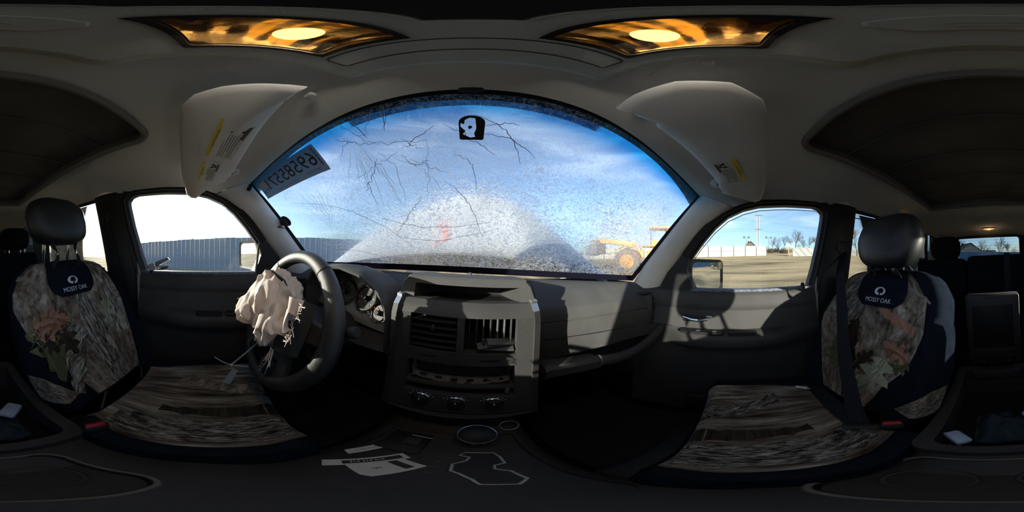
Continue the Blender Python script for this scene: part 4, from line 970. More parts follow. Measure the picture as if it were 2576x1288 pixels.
def ring2(mb, cx, cz, r, w_, o, n=40, a0=0, a1=2*PI):
    mb.tube([CF(cx+math.cos(a0+(a1-a0)*k/n)*r, cz+math.sin(a0+(a1-a0)*k/n)*r, o) for k in range(n)], w_, 6, closed=True)
def text_verts(txt, size):
    cu = bpy.data.curves.new('t', 'FONT'); cu.body = txt; cu.size = size; cu.align_x = 'CENTER'; cu.align_y = 'CENTER'; cu.resolution_u = 3
    ob = bpy.data.objects.new('t', cu); COL.objects.link(ob); dg = bpy.context.evaluated_depsgraph_get(); me = ob.evaluated_get(dg).to_mesh()
    vs = [(v.co.x, v.co.y) for v in me.vertices]; fs = [tuple(p.vertices) for p in me.polygons]
    ob.evaluated_get(dg).to_mesh_clear(); bpy.data.objects.remove(ob); bpy.data.curves.remove(cu); return vs, fs
def text_on(mb, txt, size, fn):
    vs, fs = text_verts(txt, size); mb.add([fn(x, y) for x, y in vs], fs)
text_on_later_mb = MB(); text_on(text_on_later_mb, 'SRS AIRBAG', .012, lambda x, y: ((.50+x*.9)/.93, (brow(.50+x*.9)[0]-.0215)/.93, (-.2475+y-.06*x)/.93)); text_on_later_mb.build('airbag_lettering', M['char'], dash)
for (cx, cz, r, big, ang0) in ((-.428, -.166, .047, 0, 2.2), (-.327, -.168, .047, 1, PI*.97), (-.262, -.205, .028, 2, 2.4), (-.492, -.200, .028, 3, 1.0)):
    b = MB(); b.lathe([(r, 0), (r, .004), (0, .004)], CF(cx, cz, .000), tuple(face_n), 36); dl = b.build('dial', greyd if big == 1 else dialm, clu)
    b = MB(); ring2(b, cx, cz, r, .0022, .008); b.build('dial_ring', M['chrome'], dl)
    if big in (0, 1):
        b = MB(); b.lathe([(r*1.0, .004), (r*.99, .012), (r*.88, .012), (r*.80, .0045)], CF(cx, cz, 0), tuple(face_n), 36); b.build('dial_cup', M['char'], dl)
    b = MB(); b.lathe([(.009, .004), (.009, .016), (.007, .018), (0, .018)], CF(cx, cz, .0), tuple(face_n), 18); b.build('hub_cap', M['black'], dl)
    b = MB(); p0, p1 = CF(cx, cz, .014), CF(cx+math.cos(ang0)*r*.82, cz+math.sin(ang0)*r*.82, .011); b.tube([p0, p1], [.0016, .0008], 5); b.build('needle', pm('red_needle_%d' % big, (.75, .06, .03), .4, bump=0), dl)
    if big == 1:
        b = MB()
        for i, nn in enumerate('01234567'):
            a = PI*1.20-i*PI*1.40/7
            text_on(b, nn, .0085, lambda x, y, a=a: CF(cx+math.cos(a)*r*.68+x, cz+math.sin(a)*r*.68+y, .0046))
        b.build('numerals', M['whiteprint'], dl)
        b = MB(); b.prism([CF(cx+x, cz+z, .0047) for x, z in ((-.024, -.012), (.022, -.012), (.024, -.028), (.012, -.040), (-.012, -.040), (-.026, -.030))], tuple(face_n*.001)); b.build('display_window', M['ink'], dl, smooth=False)
    if big == 0:
        b = MB()
        for i, nn in enumerate(('0', '20', '40', '60', '80', '100', '120')):
            a = PI*1.20-i*PI*1.40/6
            text_on(b, nn, .0075, lambda x, y, a=a: CF(cx+math.cos(a)*r*.68+x, cz+math.sin(a)*r*.68+y, .0046))
        b.build('numerals', M['whiteprint'], dl)
        b = MB(); b.prism([CF(cx+x, cz+z, .0047) for x, z in ((-.020, -.014), (.020, -.014), (.014, -.034), (-.014, -.034))], tuple(face_n*.001)); b.build('display_window', M['black'], dl, smooth=False)
b = MB(); b.grid(lambda u, v: (lerp(-.60, -.185, u), lerp(.440, .365, v), lerp(-.255, -.300, v)-.01*math.sin(PI*u)), 14, 5); b.build('lower_visor', M['char'], clu)

MB.mesh = _mesh0
# ================================================================ STEERING COLUMN AND WHEEL
WC = Vector((-.36, .156, -.187)); _t, _y = .362, .06
wu = Vector((math.cos(_y), math.sin(_y), 0)); wv = Vector((-math.sin(_y)*math.sin(_t), math.cos(_y)*math.sin(_t), math.cos(_t))); wn = wu.cross(wv)
def WP(a, c, o=0.): return tuple(WC+wu*a+wv*c+wn*o)
colm = thing('steering_column', 'black steering column shroud with control stalks', 'steering column', WP(0, 0, -.20))
b = MB(); rings = []
for (o_, r1, r2) in ((-.05, .052, .050), (-.09, .062, .060), (-.16, .068, .066), (-.26, .070, .070)): rings.append([WP(math.cos(2*PI*k/20)*r1, math.sin(2*PI*k/20)*r2-.01, o_) for k in range(20)])
b.loft(rings); b.build('shroud', M['char'], colm)
def stalk(p0, p1, r0, r1, cap):
    b = MB(); P0, P1 = Vector(p0), Vector(p1); d = (P1-P0).normalized()
    b.tube([tuple(P0), tuple(P0.lerp(P1, .5)), tuple(P0.lerp(P1, .62)), tuple(P1)], [r0, r0*1.1, r1, r1], 16); so_ = b.build('stalk', M['black'], colm)
    b = MB(); b.lathe([(r1*1.02, -.012), (r1*1.04, .001), (r1*.9, .004), (0, .004)], tuple(P1), tuple(d), 20); b.build('stalk_cap', cap, so_)
    for q in (.66, .74): b = MB(); b.lathe([(r1*1.03, -.0012), (r1*1.03, .0012)], tuple(P0.lerp(P1, q)), tuple(d), 18); b.build('stalk_ring', M['char'], so_)
stalk(WP(.05, -.01, -.10), (-.208, .262, -.190), .008, .0145, M['char']); stalk(WP(-.05, .01, -.10), (-.53, .235, -.175), .008, .0135, M['char'])

sw = thing('steering_wheel', 'black leather steering wheel with a torn open airbag hub', 'steering wheel', tuple(WC))
b = MB(); RR = .177
rings = []
for k in range(72):
    a = 2*PI*k/72; th = .0178+.0016*(1+math.cos(2*a))
    rings.append([WP(math.cos(a)*(RR+th*math.cos(q)), math.sin(a)*(RR+th*math.cos(q)), th*.95*math.sin(q)) for q in [2*PI*i/14 for i in range(14)]])
rings.append(rings[0]); b.loft(rings, caps=False); b.build('rim', M['leather'], sw, ang=80)
for a in (.95, 2.2, -2.45, -.70):      # seams where leather sections meet
    b = MB(); b.tube([WP(math.cos(a)*(RR+.0198*math.cos(q)), math.sin(a)*(RR+.0198*math.cos(q)), .019*math.sin(q)) for q in [2*PI*i/16 for i in range(16)]], .0008, 4, closed=True); b.build('seam', M['ink'], sw)
def spoke(a, r0, r1, w0, w1, o0=-.02, o1=-.004, mt=None):
    ca, sa = math.cos(a), math.sin(a); rings = []
    for k in range(6):
        q = k/5; r_ = lerp(r0, r1, q); w_ = lerp(w0, w1, q); o_ = lerp(o0, o1, q)
        rings.append([WP(ca*r_-sa*s_*w_, sa*r_+ca*s_*w_, o_+h_) for s_, h_ in ((-1, .0), (-.8, .008), (.8, .008), (1, .0), (.8, -.014), (-.8, -.014))])
    b = MB(); b.loft(rings); return b.build('spoke', mt or M['char'], sw, ang=35)
for a in (.10, PI-.10): spoke(a, .05, .168, .036, .022)
for a in (-1.05, -PI+1.05): spoke(a, .05, .170, .030, .020)
# hub: cup left by the burst cover, with rounded lower pad
b = MB(); rings = []
for (r_, o_) in ((.060, -.03), (.082, -.022), (.086, -.002), (.078, .014), (.064, .012), (.052, -.012), (.02, -.016)): rings.append([WP(math.cos(2*PI*k/40)*r_*1.05, math.sin(2*PI*k/40)*r_*(.98 if math.sin(2*PI*k/40) > 0 else 1.06), o_) for k in range(40)])
b.loft(rings); b.build('hub', M['char'], sw, ang=60)
b = MB(); b.grid(lambda u, v: WP(lerp(-.062, .075, u), lerp(.055, .105, v)+.01*math.sin(PI*u), .022+.05*v+.012*math.sin(PI*u)), 12, 6); b.build('hub_cover_flap', M['navy'], sw)
b = MB(); b.grid(lambda u, v: WP(lerp(.045, .112, u), lerp(-.055, .075, v), .020+.022*math.sin(PI*u)-.02*u*u), 8, 10); b.build('hub_cover_side', M['char'], sw)
# switch pads on lower and upper left spokes
def pad(a, c, w_, h_, rot, n_):
    cr, sr = math.cos(rot), math.sin(rot)
    def Q(x, y, o): return WP(a+x*cr-y*sr, c+x*sr+y*cr, o)
    b = MB(); oc = rrect(-w_, w_, -h_, h_, .010, 4); ic = rrect(-w_+.003, w_-.003, -h_+.003, h_-.003, .008, 4)
    b.loft([[Q(x, y, -.006) for x, y in oc], [Q(x, y, .012) for x, y in oc], [Q(x*.94, y*.94, .016) for x, y in oc]]); p_ = b.build('switch_pad', M['black'], sw)
    b = MB(); b.tube([Q(x, y, .0165) for x, y in ic], .0012, 5, closed=True); b.build('pad_frame', M['silver'], p_)
    for k in range(n_):
        y = lerp(h_-.012, -h_+.012, k/(n_-1)); b = MB(); b.prism([Q(x, y+yy, .0162) for x, yy in ((-w_*.65, -.005), (w_*.1, -.005), (w_*.1, .005), (-w_*.65, .005))], tuple(wn*.002)); b.build('button', M['char'], p_, smooth=False)
        b = MB(); b.prism([Q(x-w_*.28, y+yy, .0182) for x, yy in ((-.004, -.0012), (.004, -.0012), (.004, .0012), (-.004, .0012))], tuple(wn*.0003)); b.build('button_print', M['whiteprint'], p_, smooth=False)
    return p_
pad(.042, -.132, .021, .026, .25, 4); pad(-.088, .112, .014, .020, -.5, 3); pad(-.075, -.120, .020, .024, -.25, 4)
spoke(-PI/2+.33, .05, .165, .030, .026)

# ---- deployed airbag: crumpled cream cloth spilling from the hub
def airbag_cloth():
    m, t, bb, o = nodes('stained_airbag_nylon'); N, L = t.nodes, t.links
    tcx = N.new('ShaderNodeTexCoord'); n1 = N.new('ShaderNodeTexNoise'); n1.inputs['Scale'].default_value = 16; n1.inputs['Detail'].default_value = 3
    r = N.new('ShaderNodeValToRGB'); e = r.color_ramp.elements; e[0].position = .30; e[0].color = (.62, .40, .28, 1); e[1].position = .52; e[1].color = (.90, .80, .74, 1); x = e.new(.38); x.color = (.84, .69, .61, 1)
    L.new(tcx.outputs['Object'], n1.inputs['Vector']); L.new(n1.outputs[0], r.inputs[0]); L.new(r.outputs[0], bb.inputs['Base Color'])
    bb.inputs['Roughness'].default_value = .8; bb.inputs['Specular IOR Level'].default_value = .2
    tlb = N.new('ShaderNodeBsdfTranslucent'); L.new(r.outputs[0], tlb.inputs[0]); ms = N.new('ShaderNodeMixShader'); ms.inputs[0].default_value = .25
    L.new(bb.outputs[0], ms.inputs[1]); L.new(tlb.outputs[0], ms.inputs[2]); L.new(ms.outputs[0], o.inputs[0])
    w_ = N.new('ShaderNodeTexNoise'); w_.inputs['Scale'].default_value = 700; bp = N.new('ShaderNodeBump'); bp.inputs['Strength'].default_value = .2; bp.inputs['Distance'].default_value = .001
    L.new(tcx.outputs['Object'], w_.inputs['Vector']); L.new(w_.outputs[0], bp.inputs['Height']); L.new(bp.outputs[0], bb.inputs['Normal'])
    return m
M['bag'] = airbag_cloth()
def fold(p, s): return 1-abs(noise.noise((p[0]*s, p[1]*s, p[2]*s)))*2.2
def bagf(ca, cc, co, ra, rc_, ro_, seed, amp=1.):
    def fn(u, v):
        th, ph = 2*PI*u, -PI/2+PI*v
        d = (math.cos(ph)*math.cos(th), math.sin(ph), math.cos(ph)*math.sin(th))
        q = (d[0]+seed, d[1]*.8+noise.noise((d[0]*1.5+seed, d[1]*1.5, d[2]*1.5))*.5, d[2])
        k = 1+amp*(.20*fold(q, 1.1)+.10*fold((q[0]+3, q[1]*.6, q[2]), 2.3)+.03*fold((q[0], q[1]*.35+5, q[2]), 3.6)-.16)
        return WP(ca+d[0]*ra*k, cc+d[1]*rc_*k, co+d[2]*ro_*k)
    return fn
bagt = thing('deployed_airbag', 'crumpled cream airbag cloth spilling from the steering wheel hub', 'airbag', WP(0, .02, .03))
MB().grid(bagf(.010, .045, .058, .058, .074, .046, 2.3, 1.2), 110, 70, closeu=True).build('main_bag', M['bag'], bagt, ang=50)
MB().grid(bagf(-.012, .005, .078, .040, .046, .038, 7.7, 1.2), 70, 44, closeu=True).build('folded_lobe', M['bag'], bagt, ang=50)
MB().grid(bagf(.050, .060, .045, .046, .056, .032, 5.1, 1.2), 70, 44, closeu=True).build('folded_lobe', M['bag'], bagt, ang=50)
MB().grid(bagf(.060, .005, .060, .032, .056, .026, 9.4, 1.2), 60, 40, closeu=True).build('folded_lobe', M['bag'], bagt, ang=50)
rt = random.Random(5)
b = MB()                                          # torn edge with loose threads
b.slab(lambda u, v: WP(.070+.055*u+.006*math.sin(9*v), lerp(-.005, .075, v)+.012*u*math.sin(13*v), .055+.012*math.sin(6*u+4*v)), 10, 22, tuple(wn*.0012)); b.build('torn_flap', M['bag'], bagt, ang=60)
b = MB()
for k in range(26):
    v_ = rt.random(); p = Vector(WP(.125, lerp(-.01, .075, v_), .058)); b.tube([tuple(p), tuple(p+wu*rt.uniform(.004, .016)+wv*rt.uniform(-.008, .006)), tuple(p+wu*rt.uniform(.008, .024)+wv*rt.uniform(-.018, .012))], .0006, 3)
for k in range(8):
    p = Vector(WP(.085+rt.uniform(-.01, .02), -.045, .05)); b.tube([tuple(p), tuple(p-wv*.018+wu*rt.uniform(-.008, .008)), tuple(p-wv*rt.uniform(.03, .05)+wu*rt.uniform(-.01, .016))], .0007, 3)
o = b.build('loose_threads', M['bag'], bagt); o['kind'] = 'stuff'

# ---- plastic tie with salvage tag
tg = thing('hanging_tag', 'pale plastic tie with a small blank tag hanging from the steering wheel', 'tag', (-.395, .033, -.362)); tie_m = pm('pale_nylon_tie', (.42, .50, .52), .4, var=.05, bump=0)
MB().tube([(-.392, .115, -.262), (-.396, .07, -.315), (-.399, .033, -.362)], 0, flat=(.0048, .0014, (1, 0, .2))).build('tie_tail', tie_m, tg)
MB().tube([(-.400, -.012, -.330), (-.398, .010, -.350), (-.396, .033, -.363), (-.395, .070, -.372), (-.380, .118, -.372), (-.350, .14, -.366)], .0018, 6).build('tie_loop', tie_m, tg)
MB().rbox((-.397, .033, -.363), (.006, .007, .007), .0015).build('tie_lock', M['white'], tg)
MB().tube([(-.397, .033, -.366), (-.395, .036, -.376), (-.397, .028, -.380)], .0012, 5).build('wire_eye', tie_m, tg)
b = MB(); b.prism([(-.397, .026+y, -.380+z) for y, z in ((.010, .0), (.0245, -.010), (.004, -.078), (-.018, -.068))], (-.0015, 0, 0)); b.build('tag', tie_m, tg, smooth=False)
# ================================================================ SEATS
def camo(name, cols, sx=1., sy=6., sc=5., contrast=.5, seed=0., p0=.36, p1=.64, dark=.45):
    """printed bark camouflage: streaky noise through a ramp, in the UV space of the cloth panel"""
    m, t, b, o = nodes(name); N, L = t.nodes, t.links
    tcx = N.new('ShaderNodeTexCoord'); mp_ = N.new('ShaderNodeMapping'); mp_.inputs['Location'].default_value = (seed, seed*1.7, 0); mp_.inputs['Scale'].default_value = (sx*sc, sy*sc*.2, 1)
    L.new(tcx.outputs['UV'], mp_.inputs[0])
    n1 = N.new('ShaderNodeTexNoise'); n1.inputs['Scale'].default_value = 1.; n1.inputs['Detail'].default_value = 7; n1.inputs['Roughness'].default_value = .62; n1.inputs['Distortion'].default_value = 1.3; L.new(mp_.outputs[0], n1.inputs['Vector'])
    n2 = N.new('ShaderNodeTexNoise'); n2.inputs['Scale'].default_value = 2.2; n2.inputs['Detail'].default_value = 3; L.new(tcx.outputs['UV'], n2.inputs['Vector'])
    n3 = N.new('ShaderNodeTexNoise'); n3.inputs['Scale'].default_value = 3.3; n3.inputs['Detail'].default_value = 9; n3.inputs['Roughness'].default_value = .7; L.new(mp_.outputs[0], n3.inputs['Vector'])
    r = N.new('ShaderNodeValToRGB'); e = r.color_ramp.elements; k = len(cols); e[0].position = p0; e[0].color = cols[0]+(1,); e[1].position = p1; e[1].color = cols[-1]+(1,)
    for i in range(1, k-1): x = e.new(p0+(p1-p0)*i/(k-1)); x.color = cols[i]+(1,)
    m1 = N.new('ShaderNodeMix'); m1.data_type = 'FLOAT'; m1.inputs[0].default_value = contrast; L.new(n1.outputs[0], m1.inputs[2]); L.new(n3.outputs[0], m1.inputs[3]); L.new(m1.outputs[0], r.inputs[0])
    m2 = N.new('ShaderNodeMix'); m2.data_type = 'RGBA'; m2.blend_type = 'MULTIPLY'; m2.inputs[0].default_value = .7; r2 = N.new('ShaderNodeValToRGB'); r2.color_ramp.elements[0].position = .35; r2.color_ramp.elements[0].color = (dark, dark*.97, dark*.9, 1); r2.color_ramp.elements[1].position = .62; r2.color_ramp.elements[1].color = (1, 1, 1, 1)
    L.new(n2.outputs[0], r2.inputs[0]); L.new(r.outputs[0], m2.inputs[6]); L.new(r2.outputs[0], m2.inputs[7]); L.new(m2.outputs[2], b.inputs['Base Color'])
    b.inputs['Roughness'].default_value = .9; b.inputs['Specular IOR Level'].default_value = .15
    wv_ = N.new('ShaderNodeTexNoise'); wv_.inputs['Scale'].default_value = 900; bp = N.new('ShaderNodeBump'); bp.inputs['Strength'].default_value = .3; bp.inputs['Distance'].default_value = .001
    L.new(tcx.outputs['Object'], wv_.inputs['Vector']); L.new(wv_.outputs[0], bp.inputs['Height']); L.new(bp.outputs[0], b.inputs['Normal'])
    return m
BR = [(.020, .016, .012), (.16, .13, .10), (.38, .335, .28), (.66, .62, .55)]
M['camo'] = camo('camouflage_bark_cloth', BR, 1.2, 4., 5.)
M['camo_h'] = camo('camouflage_log_cloth', [(.012, .010, .009), (.13, .105, .088), (.30, .265, .22), (.62, .61, .58)], 4., 1.6, 2.6, .55, 3.)
M['bark_l'] = camo('pale_bark_print', [(.018, .015, .012), (.12, .11, .095), (.42, .41, .37), (.72, .71, .67)], 2.6, 5., 9., .55, 1., .40, .62, .6)
M['bark_c'] = camo('pale_log_print', [(.014, .012, .010), (.10, .09, .08), (.36, .355, .33), (.62, .62, .59)], .45, 15., 9., .5, 8., .41, .62, .6)
M['leaf_r'] = camo('rust_leaf_print', [(.20, .09, .055), (.46, .25, .17), (.62, .40, .31)], 2, 2, 4, .4, 2.)
M['leaf_g'] = camo('pale_green_leaf_print', [(.16, .20, .12), (.46, .50, .38), (.70, .73, .62)], 2, 2, 4, .4, 4.)
M['leaf_d'] = camo('dark_leaf_print', [(.018, .014, .010), (.05, .042, .03), (.10, .085, .06)], 2, 2, 4, .4, 5.)
M['moss'] = camo('mossy_print', [(.04, .05, .02), (.12, .14, .07), (.24, .26, .16)], 3, 3, 6, .5, 6.)
M['twigprint'] = pm('pale_twig_print', (.24, .21, .17), .9, var=.3, scale=60, bump=0)
M['hr'] = pm('black_vinyl_cover', (.016, .017, .019), .48, var=.15, scale=25, bump=.25, bscale=500, spec=.5)

LEAF = [(0, 0), (.03, .10), (.16, .12), (.25, .20), (.12, .27), (.10, .33), (.27, .38), (.36, .50), (.20, .52), (.11, .55), (.22, .64), (.27, .76), (.13, .74), (.09, .80), (.10, .92), (0, 1.0)]
LEAF = LEAF+[(-x, y*.97+.02) for x, y in reversed(LEAF[1:-1])]
def seat(sx, label, X0, yb, yt, front, hrz, hry, gname):
    t = thing('bucket_seat', label, 'seat', (X0, -.1, -.85), gname)
    inb = -sx                                     # +u towards ... u=+1 is the inboard side
    def hw(v): return interp([(0, .205), (.12, .232), (.35, .250), (.6, .252), (.8, .240), (.92, .205), (.97, .175), (1, .13)], v)
    def cl(v): q = v; return (lerp(yb, yt, q)-.035*math.sin(PI*min(1, q/.8))*.0, lerp(-.52, -.030, q))
    def SB(u, v, off=0.):
        y, z = cl(v); w_ = hw(v); a = abs(u)
        bol = .050*max(0, min(1, (a-.50)/.34))**1.5*interp([(0, .6), (.2, 1), (.6, 1), (.85, .35), (1, 0)], v)*(1-max(0, (a-.86)/.14)**2*.9)
        edge = -.045*max(0, (a-.86)/.14)**2 - .030*max(0, (v-.90)/.10)**2 + .012*math.cos(a*PI/2)*math.sin(PI*min(1, v*1.2))
        dx, dy_, dz = 0, .92, -.36 if False else .37
        f = bol+edge+off
        return (X0+inb*u*w_, y+f*.93, z+f*.36)
    b = MB(); rings = []
    for j in range(25):
        v = j/24; row = [SB(-1+2*i/28, v) for i in range(29)]
        y, z = cl(v); w_ = hw(v); dep = .11*(1-.5*max(0, (v-.85)/.15)**2)
        row += [(X0+inb*(1-2*i/12)*w_*.97, y-.045-dep*(1-abs(1-2*i/12)**4*.5)*.93+ .0, z-.02) for i in range(13)]
        rings.append(row)
    b.loft(rings); br_ = b.build('backrest', M['navy'], t, ang=70)
    # camouflage panel
    uin = lambda v: interp([(0, .40), (.15, .46), (.3, .60), (.45, .80), (.55, .92), (.7, .985), (.88, .97), (1, .90)], v)
    uout = lambda v: -interp([(0, .62), (.2, .66), (.45, .72), (.7, .78), (.9, .80), (1, .76)], v)
    if sx > 0:
        uin = lambda v: interp([(0, .28), (.2, .36), (.4, .60), (.6, .73), (.78, .74), (.9, .64), (1, .50)], v)
        uout = lambda v: -interp([(0, .55), (.3, .72), (.6, .90), (.8, .97), (1, .92)], v)
    def CP(u, v): v2 = lerp(.02, .985, v); return SB(lerp(uout(v2), uin(v2), u), v2, .0035)
    MB().grid(CP, 30, 36).build('camouflage_panel', M['camo'], br_, ang=80)
    # lower inboard wing of camouflage under the dark sweep
    MB().grid(lambda u, v: SB(lerp(.62+.30*v, .99, u), lerp(.10, .30, v), .004), 8, 8).build('camouflage_wing', M['camo'], br_, ang=80)
    # prints: leaves, bark, twigs lying on the cloth
    def leaf(u, v, size, rot, mt, off=.005, flat=1.):
        w_ = .25; b = MB(); cr, sr = math.cos(rot), math.sin(rot); pts = [(x*flat*size, (y-.5)*size) for x, y in LEAF]
        # strips across the mid rib keep the leaf on the curved cloth
        def M2(x, y): return SB(u+(x*cr-y*sr)/w_, v+(x*sr+y*cr)/.52, off)
        n = len(LEAF); h = n//2
        vs = [M2(*p) for p in pts]; mid = [M2(0, (LEAF[k][1]-.5)*size) for k in range(h+1)]
        fs = []
        L0 = list(range(0, h+1)); R0 = [0]+[n-k for k in range(1, h)]+[h]
        base = len(vs); vs += mid
        for k in range(h):
            fs.append((L0[k], L0[k+1], base+k+1, base+k)); fs.append((base+k, base+k+1, R0[k+1], R0[k]))
        b.add(vs, fs, [(p[0]*4+.5, p[1]*4+.5) for p in pts]+[(0.5, (LEAF[k][1]-.5)*size*4+.5) for k in range(h+1)])
        b.build('leaf_print', mt, br_)
        b = MB(); b.tube([M2(0, -size*.62+k*size*1.05/6) if False else SB(u+((0)*cr-(-size*.60+k*size*1.05/6)*sr)/w_, v+((0)*sr+(-size*.60+k*size*1.05/6)*cr)/.52, off+.0005) for k in range(7)], .0005, 3); b.build('leaf_rib', M['leaf_d'], br_)
    def strip(p0, p1, w0, w1, mt, off=.0045, wob=.04, seed=1, n=14):
        rd = random.Random(seed); b = MB(); vs, us = [], []
        for k in range(n+1):
            q = k/n; u, v = lerp(p0[0], p1[0], q), lerp(p0[1], p1[1], q); d = Vector((p1[0]-p0[0], p1[1]-p0[1])).normalized(); nx, ny = -d.y, d.x
            w_ = lerp(w0, w1, q)*(1+rd.uniform(-.25, .25)); s_ = rd.uniform(-wob, wob)*.3
            for e_ in (-1, -.33, .33, 1): vs.append(SB(max(-.99, min(.99, u+nx*(w_*e_+s_))), max(.02, min(.985, v+ny*(w_*e_+s_)*.5)), off)); us.append((u*.5+e_*w_*.5, v*.5))
        fs = [(4*k+i, 4*k+i+1, 4*k+i+5, 4*k+i+4) for k in range(n) for i in range(3)]
        b.add(vs, fs, us); b.build('bark_print', mt, br_, ang=80)
    if sx < 0:
        strip((-.12, .02), (-.05, .88), .17, .20, M['bark_l'], seed=2); strip((.62, .10), (.22, .52), .10, .16, M['bark_l'], seed=3); strip((-.55, .35), (-.62, .93), .12, .07, M['bark_l'], seed=6)
        strip((.85, .60), (.55, .30), .16, .22, M['moss'], .004, seed=4); strip((.98, .90), (.55, .80), .025, .02, M['twigprint'], seed=5)
        leaf(.62, .585, .150, 1.45, M['leaf_r'], .0060, 1.15); leaf(.45, .600, .085, 1.9, M['leaf_r'], .0064); leaf(.72, .50, .12, 2.5, M['leaf_d'], .0056); leaf(.42, .46, .12, 2.9, M['leaf_d'], .0056)
        leaf(-.42, .55, .14, .3, M['leaf_g'], .0054, .8)
    else:
        strip((-.60, .55), (-.35, .98), .22, .26, M['bark_l'], .004, seed=8); strip((.05, .72), (.60, .60), .05, .06, M['leaf_r'], seed=9); strip((.30, .92), (.80, .78), .02, .016, M['twigprint'], seed=10)
        strip((-.35, .60), (-.05, .05), .10, .12, M['leaf_d'], .004, seed=11)
        leaf(.22, .27, .185, 2.75, M['leaf_g'], .0062, .95); leaf(.42, .47, .110, 1.1, M['leaf_r'], .0058); leaf(.02, .36, .10, -.6, M['leaf_d'], .0056); leaf(.50, .38, .085, 2.2, M['moss'], .0056); leaf(-.50, .30, .12, .4, M['moss'], .0056)
        rd = random.Random(12)
        for k in range(15):
            u0, v0 = rd.uniform(-.55, .1), rd.uniform(.10, .30); a = rd.uniform(.4, 2.6)
            b = MB(); b.tube([SB(u0+math.cos(a)*q*.28, v0+math.sin(a)*q*.16, .0055) for q in (0, .33, .66, 1)], .0010, 3); b.build('grass_print', M['twigprint'], br_)
    rd = random.Random(3+sx)
    for k in range(3 if sx > 0 else 1):
        u0, v0, a = rd.uniform(-.3, .4), rd.uniform(.40, .55), rd.uniform(-.3, 1.2)
        b = MB(); b.tube([SB(max(-.8, min(.85, u0+math.cos(a)*q*.6+.05*math.sin(6*q))), v0+math.sin(a)*q*.28, .0060) for q in [i/8 for i in range(9)]], .0011, 4); b.build('twig_print', M['twigprint'], br_)
    # stitched black yoke with white print
    def FL(u, v):
        q = 1-v; hw_ = interp([(0, .56), (.25, .50), (.6, .47), (.85, .40), (1, .27)], v)
        return SB(.02*inb+lerp(-hw_, hw_, u), 1.0-.275*v+.0, .009)
    MB().grid(FL, 20, 20).build('logo_yoke', M['navy'], br_, ang=80)
    uc = .02*inb
    def TX(x, y): return SB(uc-sx*(-1)*0+inb*(1 if True else 1)*(x)/.25*1.0*inb*inb, .80+y/.52, .0105)
    def TX(x, y): return SB(inb*x/.235+uc, .80+y/.52, .0108)   # image-left to image-right
    def TX2(x, y):                                  # x grows to the viewer's right; viewer looks back along -Y, so right = -X
        return SB((-x*.80)*inb/.235+uc, .785+y*.80/.52, .0108)
    b = MB(); text_on(b, 'MOSSY OAK', .0285, lambda x, y: TX2(x*.86, y-.012)); text_on(b, '.', .02, lambda x, y: TX2(x+.078, y-.014)); b.build('white_lettering', M['whiteprint'], br_)
    b = MB(); ov = [(math.cos(2*PI*k/28)*.030, math.sin(2*PI*k/28)*.019) for k in range(28)]; b.add([TX2(x, y+.030) for x, y in ov]+[TX2(0, .030)], [(k, (k+1) % 28, 28) for k in range(28)]); b.build('logo_oval', M['whiteprint'], br_)
    tree_ = [(-.004, -.019), (.005, -.019), (.003, -.008), (.012, -.010), (.019, -.004), (.016, .003), (.022, .008), (.012, .010), (.010, .015), (.002, .012), (-.006, .015), (-.008, .008), (-.016, .007), (-.012, .000), (-.018, -.005), (-.010, -.007), (-.003, -.006)]
    b = MB(); b.add([tuple(Vector(TX2(x, y+.030))+Vector((0, .0008, .0004))) for x, y in tree_], [tuple(range(len(tree_)))]); b.build('logo_tree', M['navy'], br_, smooth=False)
    # cushion
    def CU(u, v, off=0.):
        y = lerp(yb+.03, front, v); a = abs(u); w_ = interp([(0, .235), (.3, .250), (.8, .250), (.95, .235), (1, .215)], v)
        z = -.560+.020*v+.034*max(0, min(1, (a-.50)/.32))**1.5*(1-max(0, (a-.88)/.12)**2*1.3)-.050*max(0, (v-.88)/.12)**2-.045*max(0, (a-.92)/.08)**2+.006*math.sin(v*9+u*3)*.4
        return (X0+inb*u*w_, y, z+off)
    b = MB(); rings = []
    for j in range(21):
        v = j/20; row = [CU(-1+2*i/24, v) for i in range(25)]; p0, p1 = row[0], row[-1]
        row += [(p1[0], p1[1], -.70), (p0[0], p0[1], -.70)]; rings.append(row)
    b.loft(rings); cu_ = b.build('cushion', M['navy'], t, ang=60)
    MB().grid(lambda u, v: CU(lerp(-.80, .80, u)*interp([(0, .9), (.5, 1.), (1, 1.02)], v), lerp(.02, .97, v), .003), 26, 26).build('camouflage_seat', M['camo_h'], cu_, ang=80)
    def cstrip(p0, p1, w0, w1, mt, seed):
        rd = random.Random(seed); vs, us = [], []; n = 14; d = Vector((p1[0]-p0[0], p1[1]-p0[1])).normalized()
        for k in range(n+1):
            q = k/n; u, v = lerp(p0[0], p1[0], q), lerp(p0[1], p1[1], q); w_ = lerp(w0, w1, q)*(1+rd.uniform(-.25, .25))
            for e_ in (-1, -.33, .33, 1): vs.append(CU(max(-.8, min(.8, u-d.y*w_*e_)), max(.03, min(.965, v+d.x*w_*e_*.5)), .0045)); us.append((q*1.2, e_*w_*.7))
        MB().add(vs, [(4*k+i, 4*k+i+1, 4*k+i+5, 4*k+i+4) for k in range(n) for i in range(3)], us).build('log_print', mt, cu_, ang=80)
    cstrip((.50, .10), (.55, .95), .16, .22, M['bark_c'], 21); cstrip((.15, .30), (.20, .97), .05, .10, M['leaf_d'], 22); cstrip((-.55, .35), (-.20, .95), .08, .14, M['bark_c'] if sx > 0 else M['camo'], 23)
    # plastic side shield and runner
    for s_ in (-1, 1): MB().rbox((X0+s_*.235, -.06, -.68), (.035, .44, .12), .015).build('side_shield', M['black'], t)
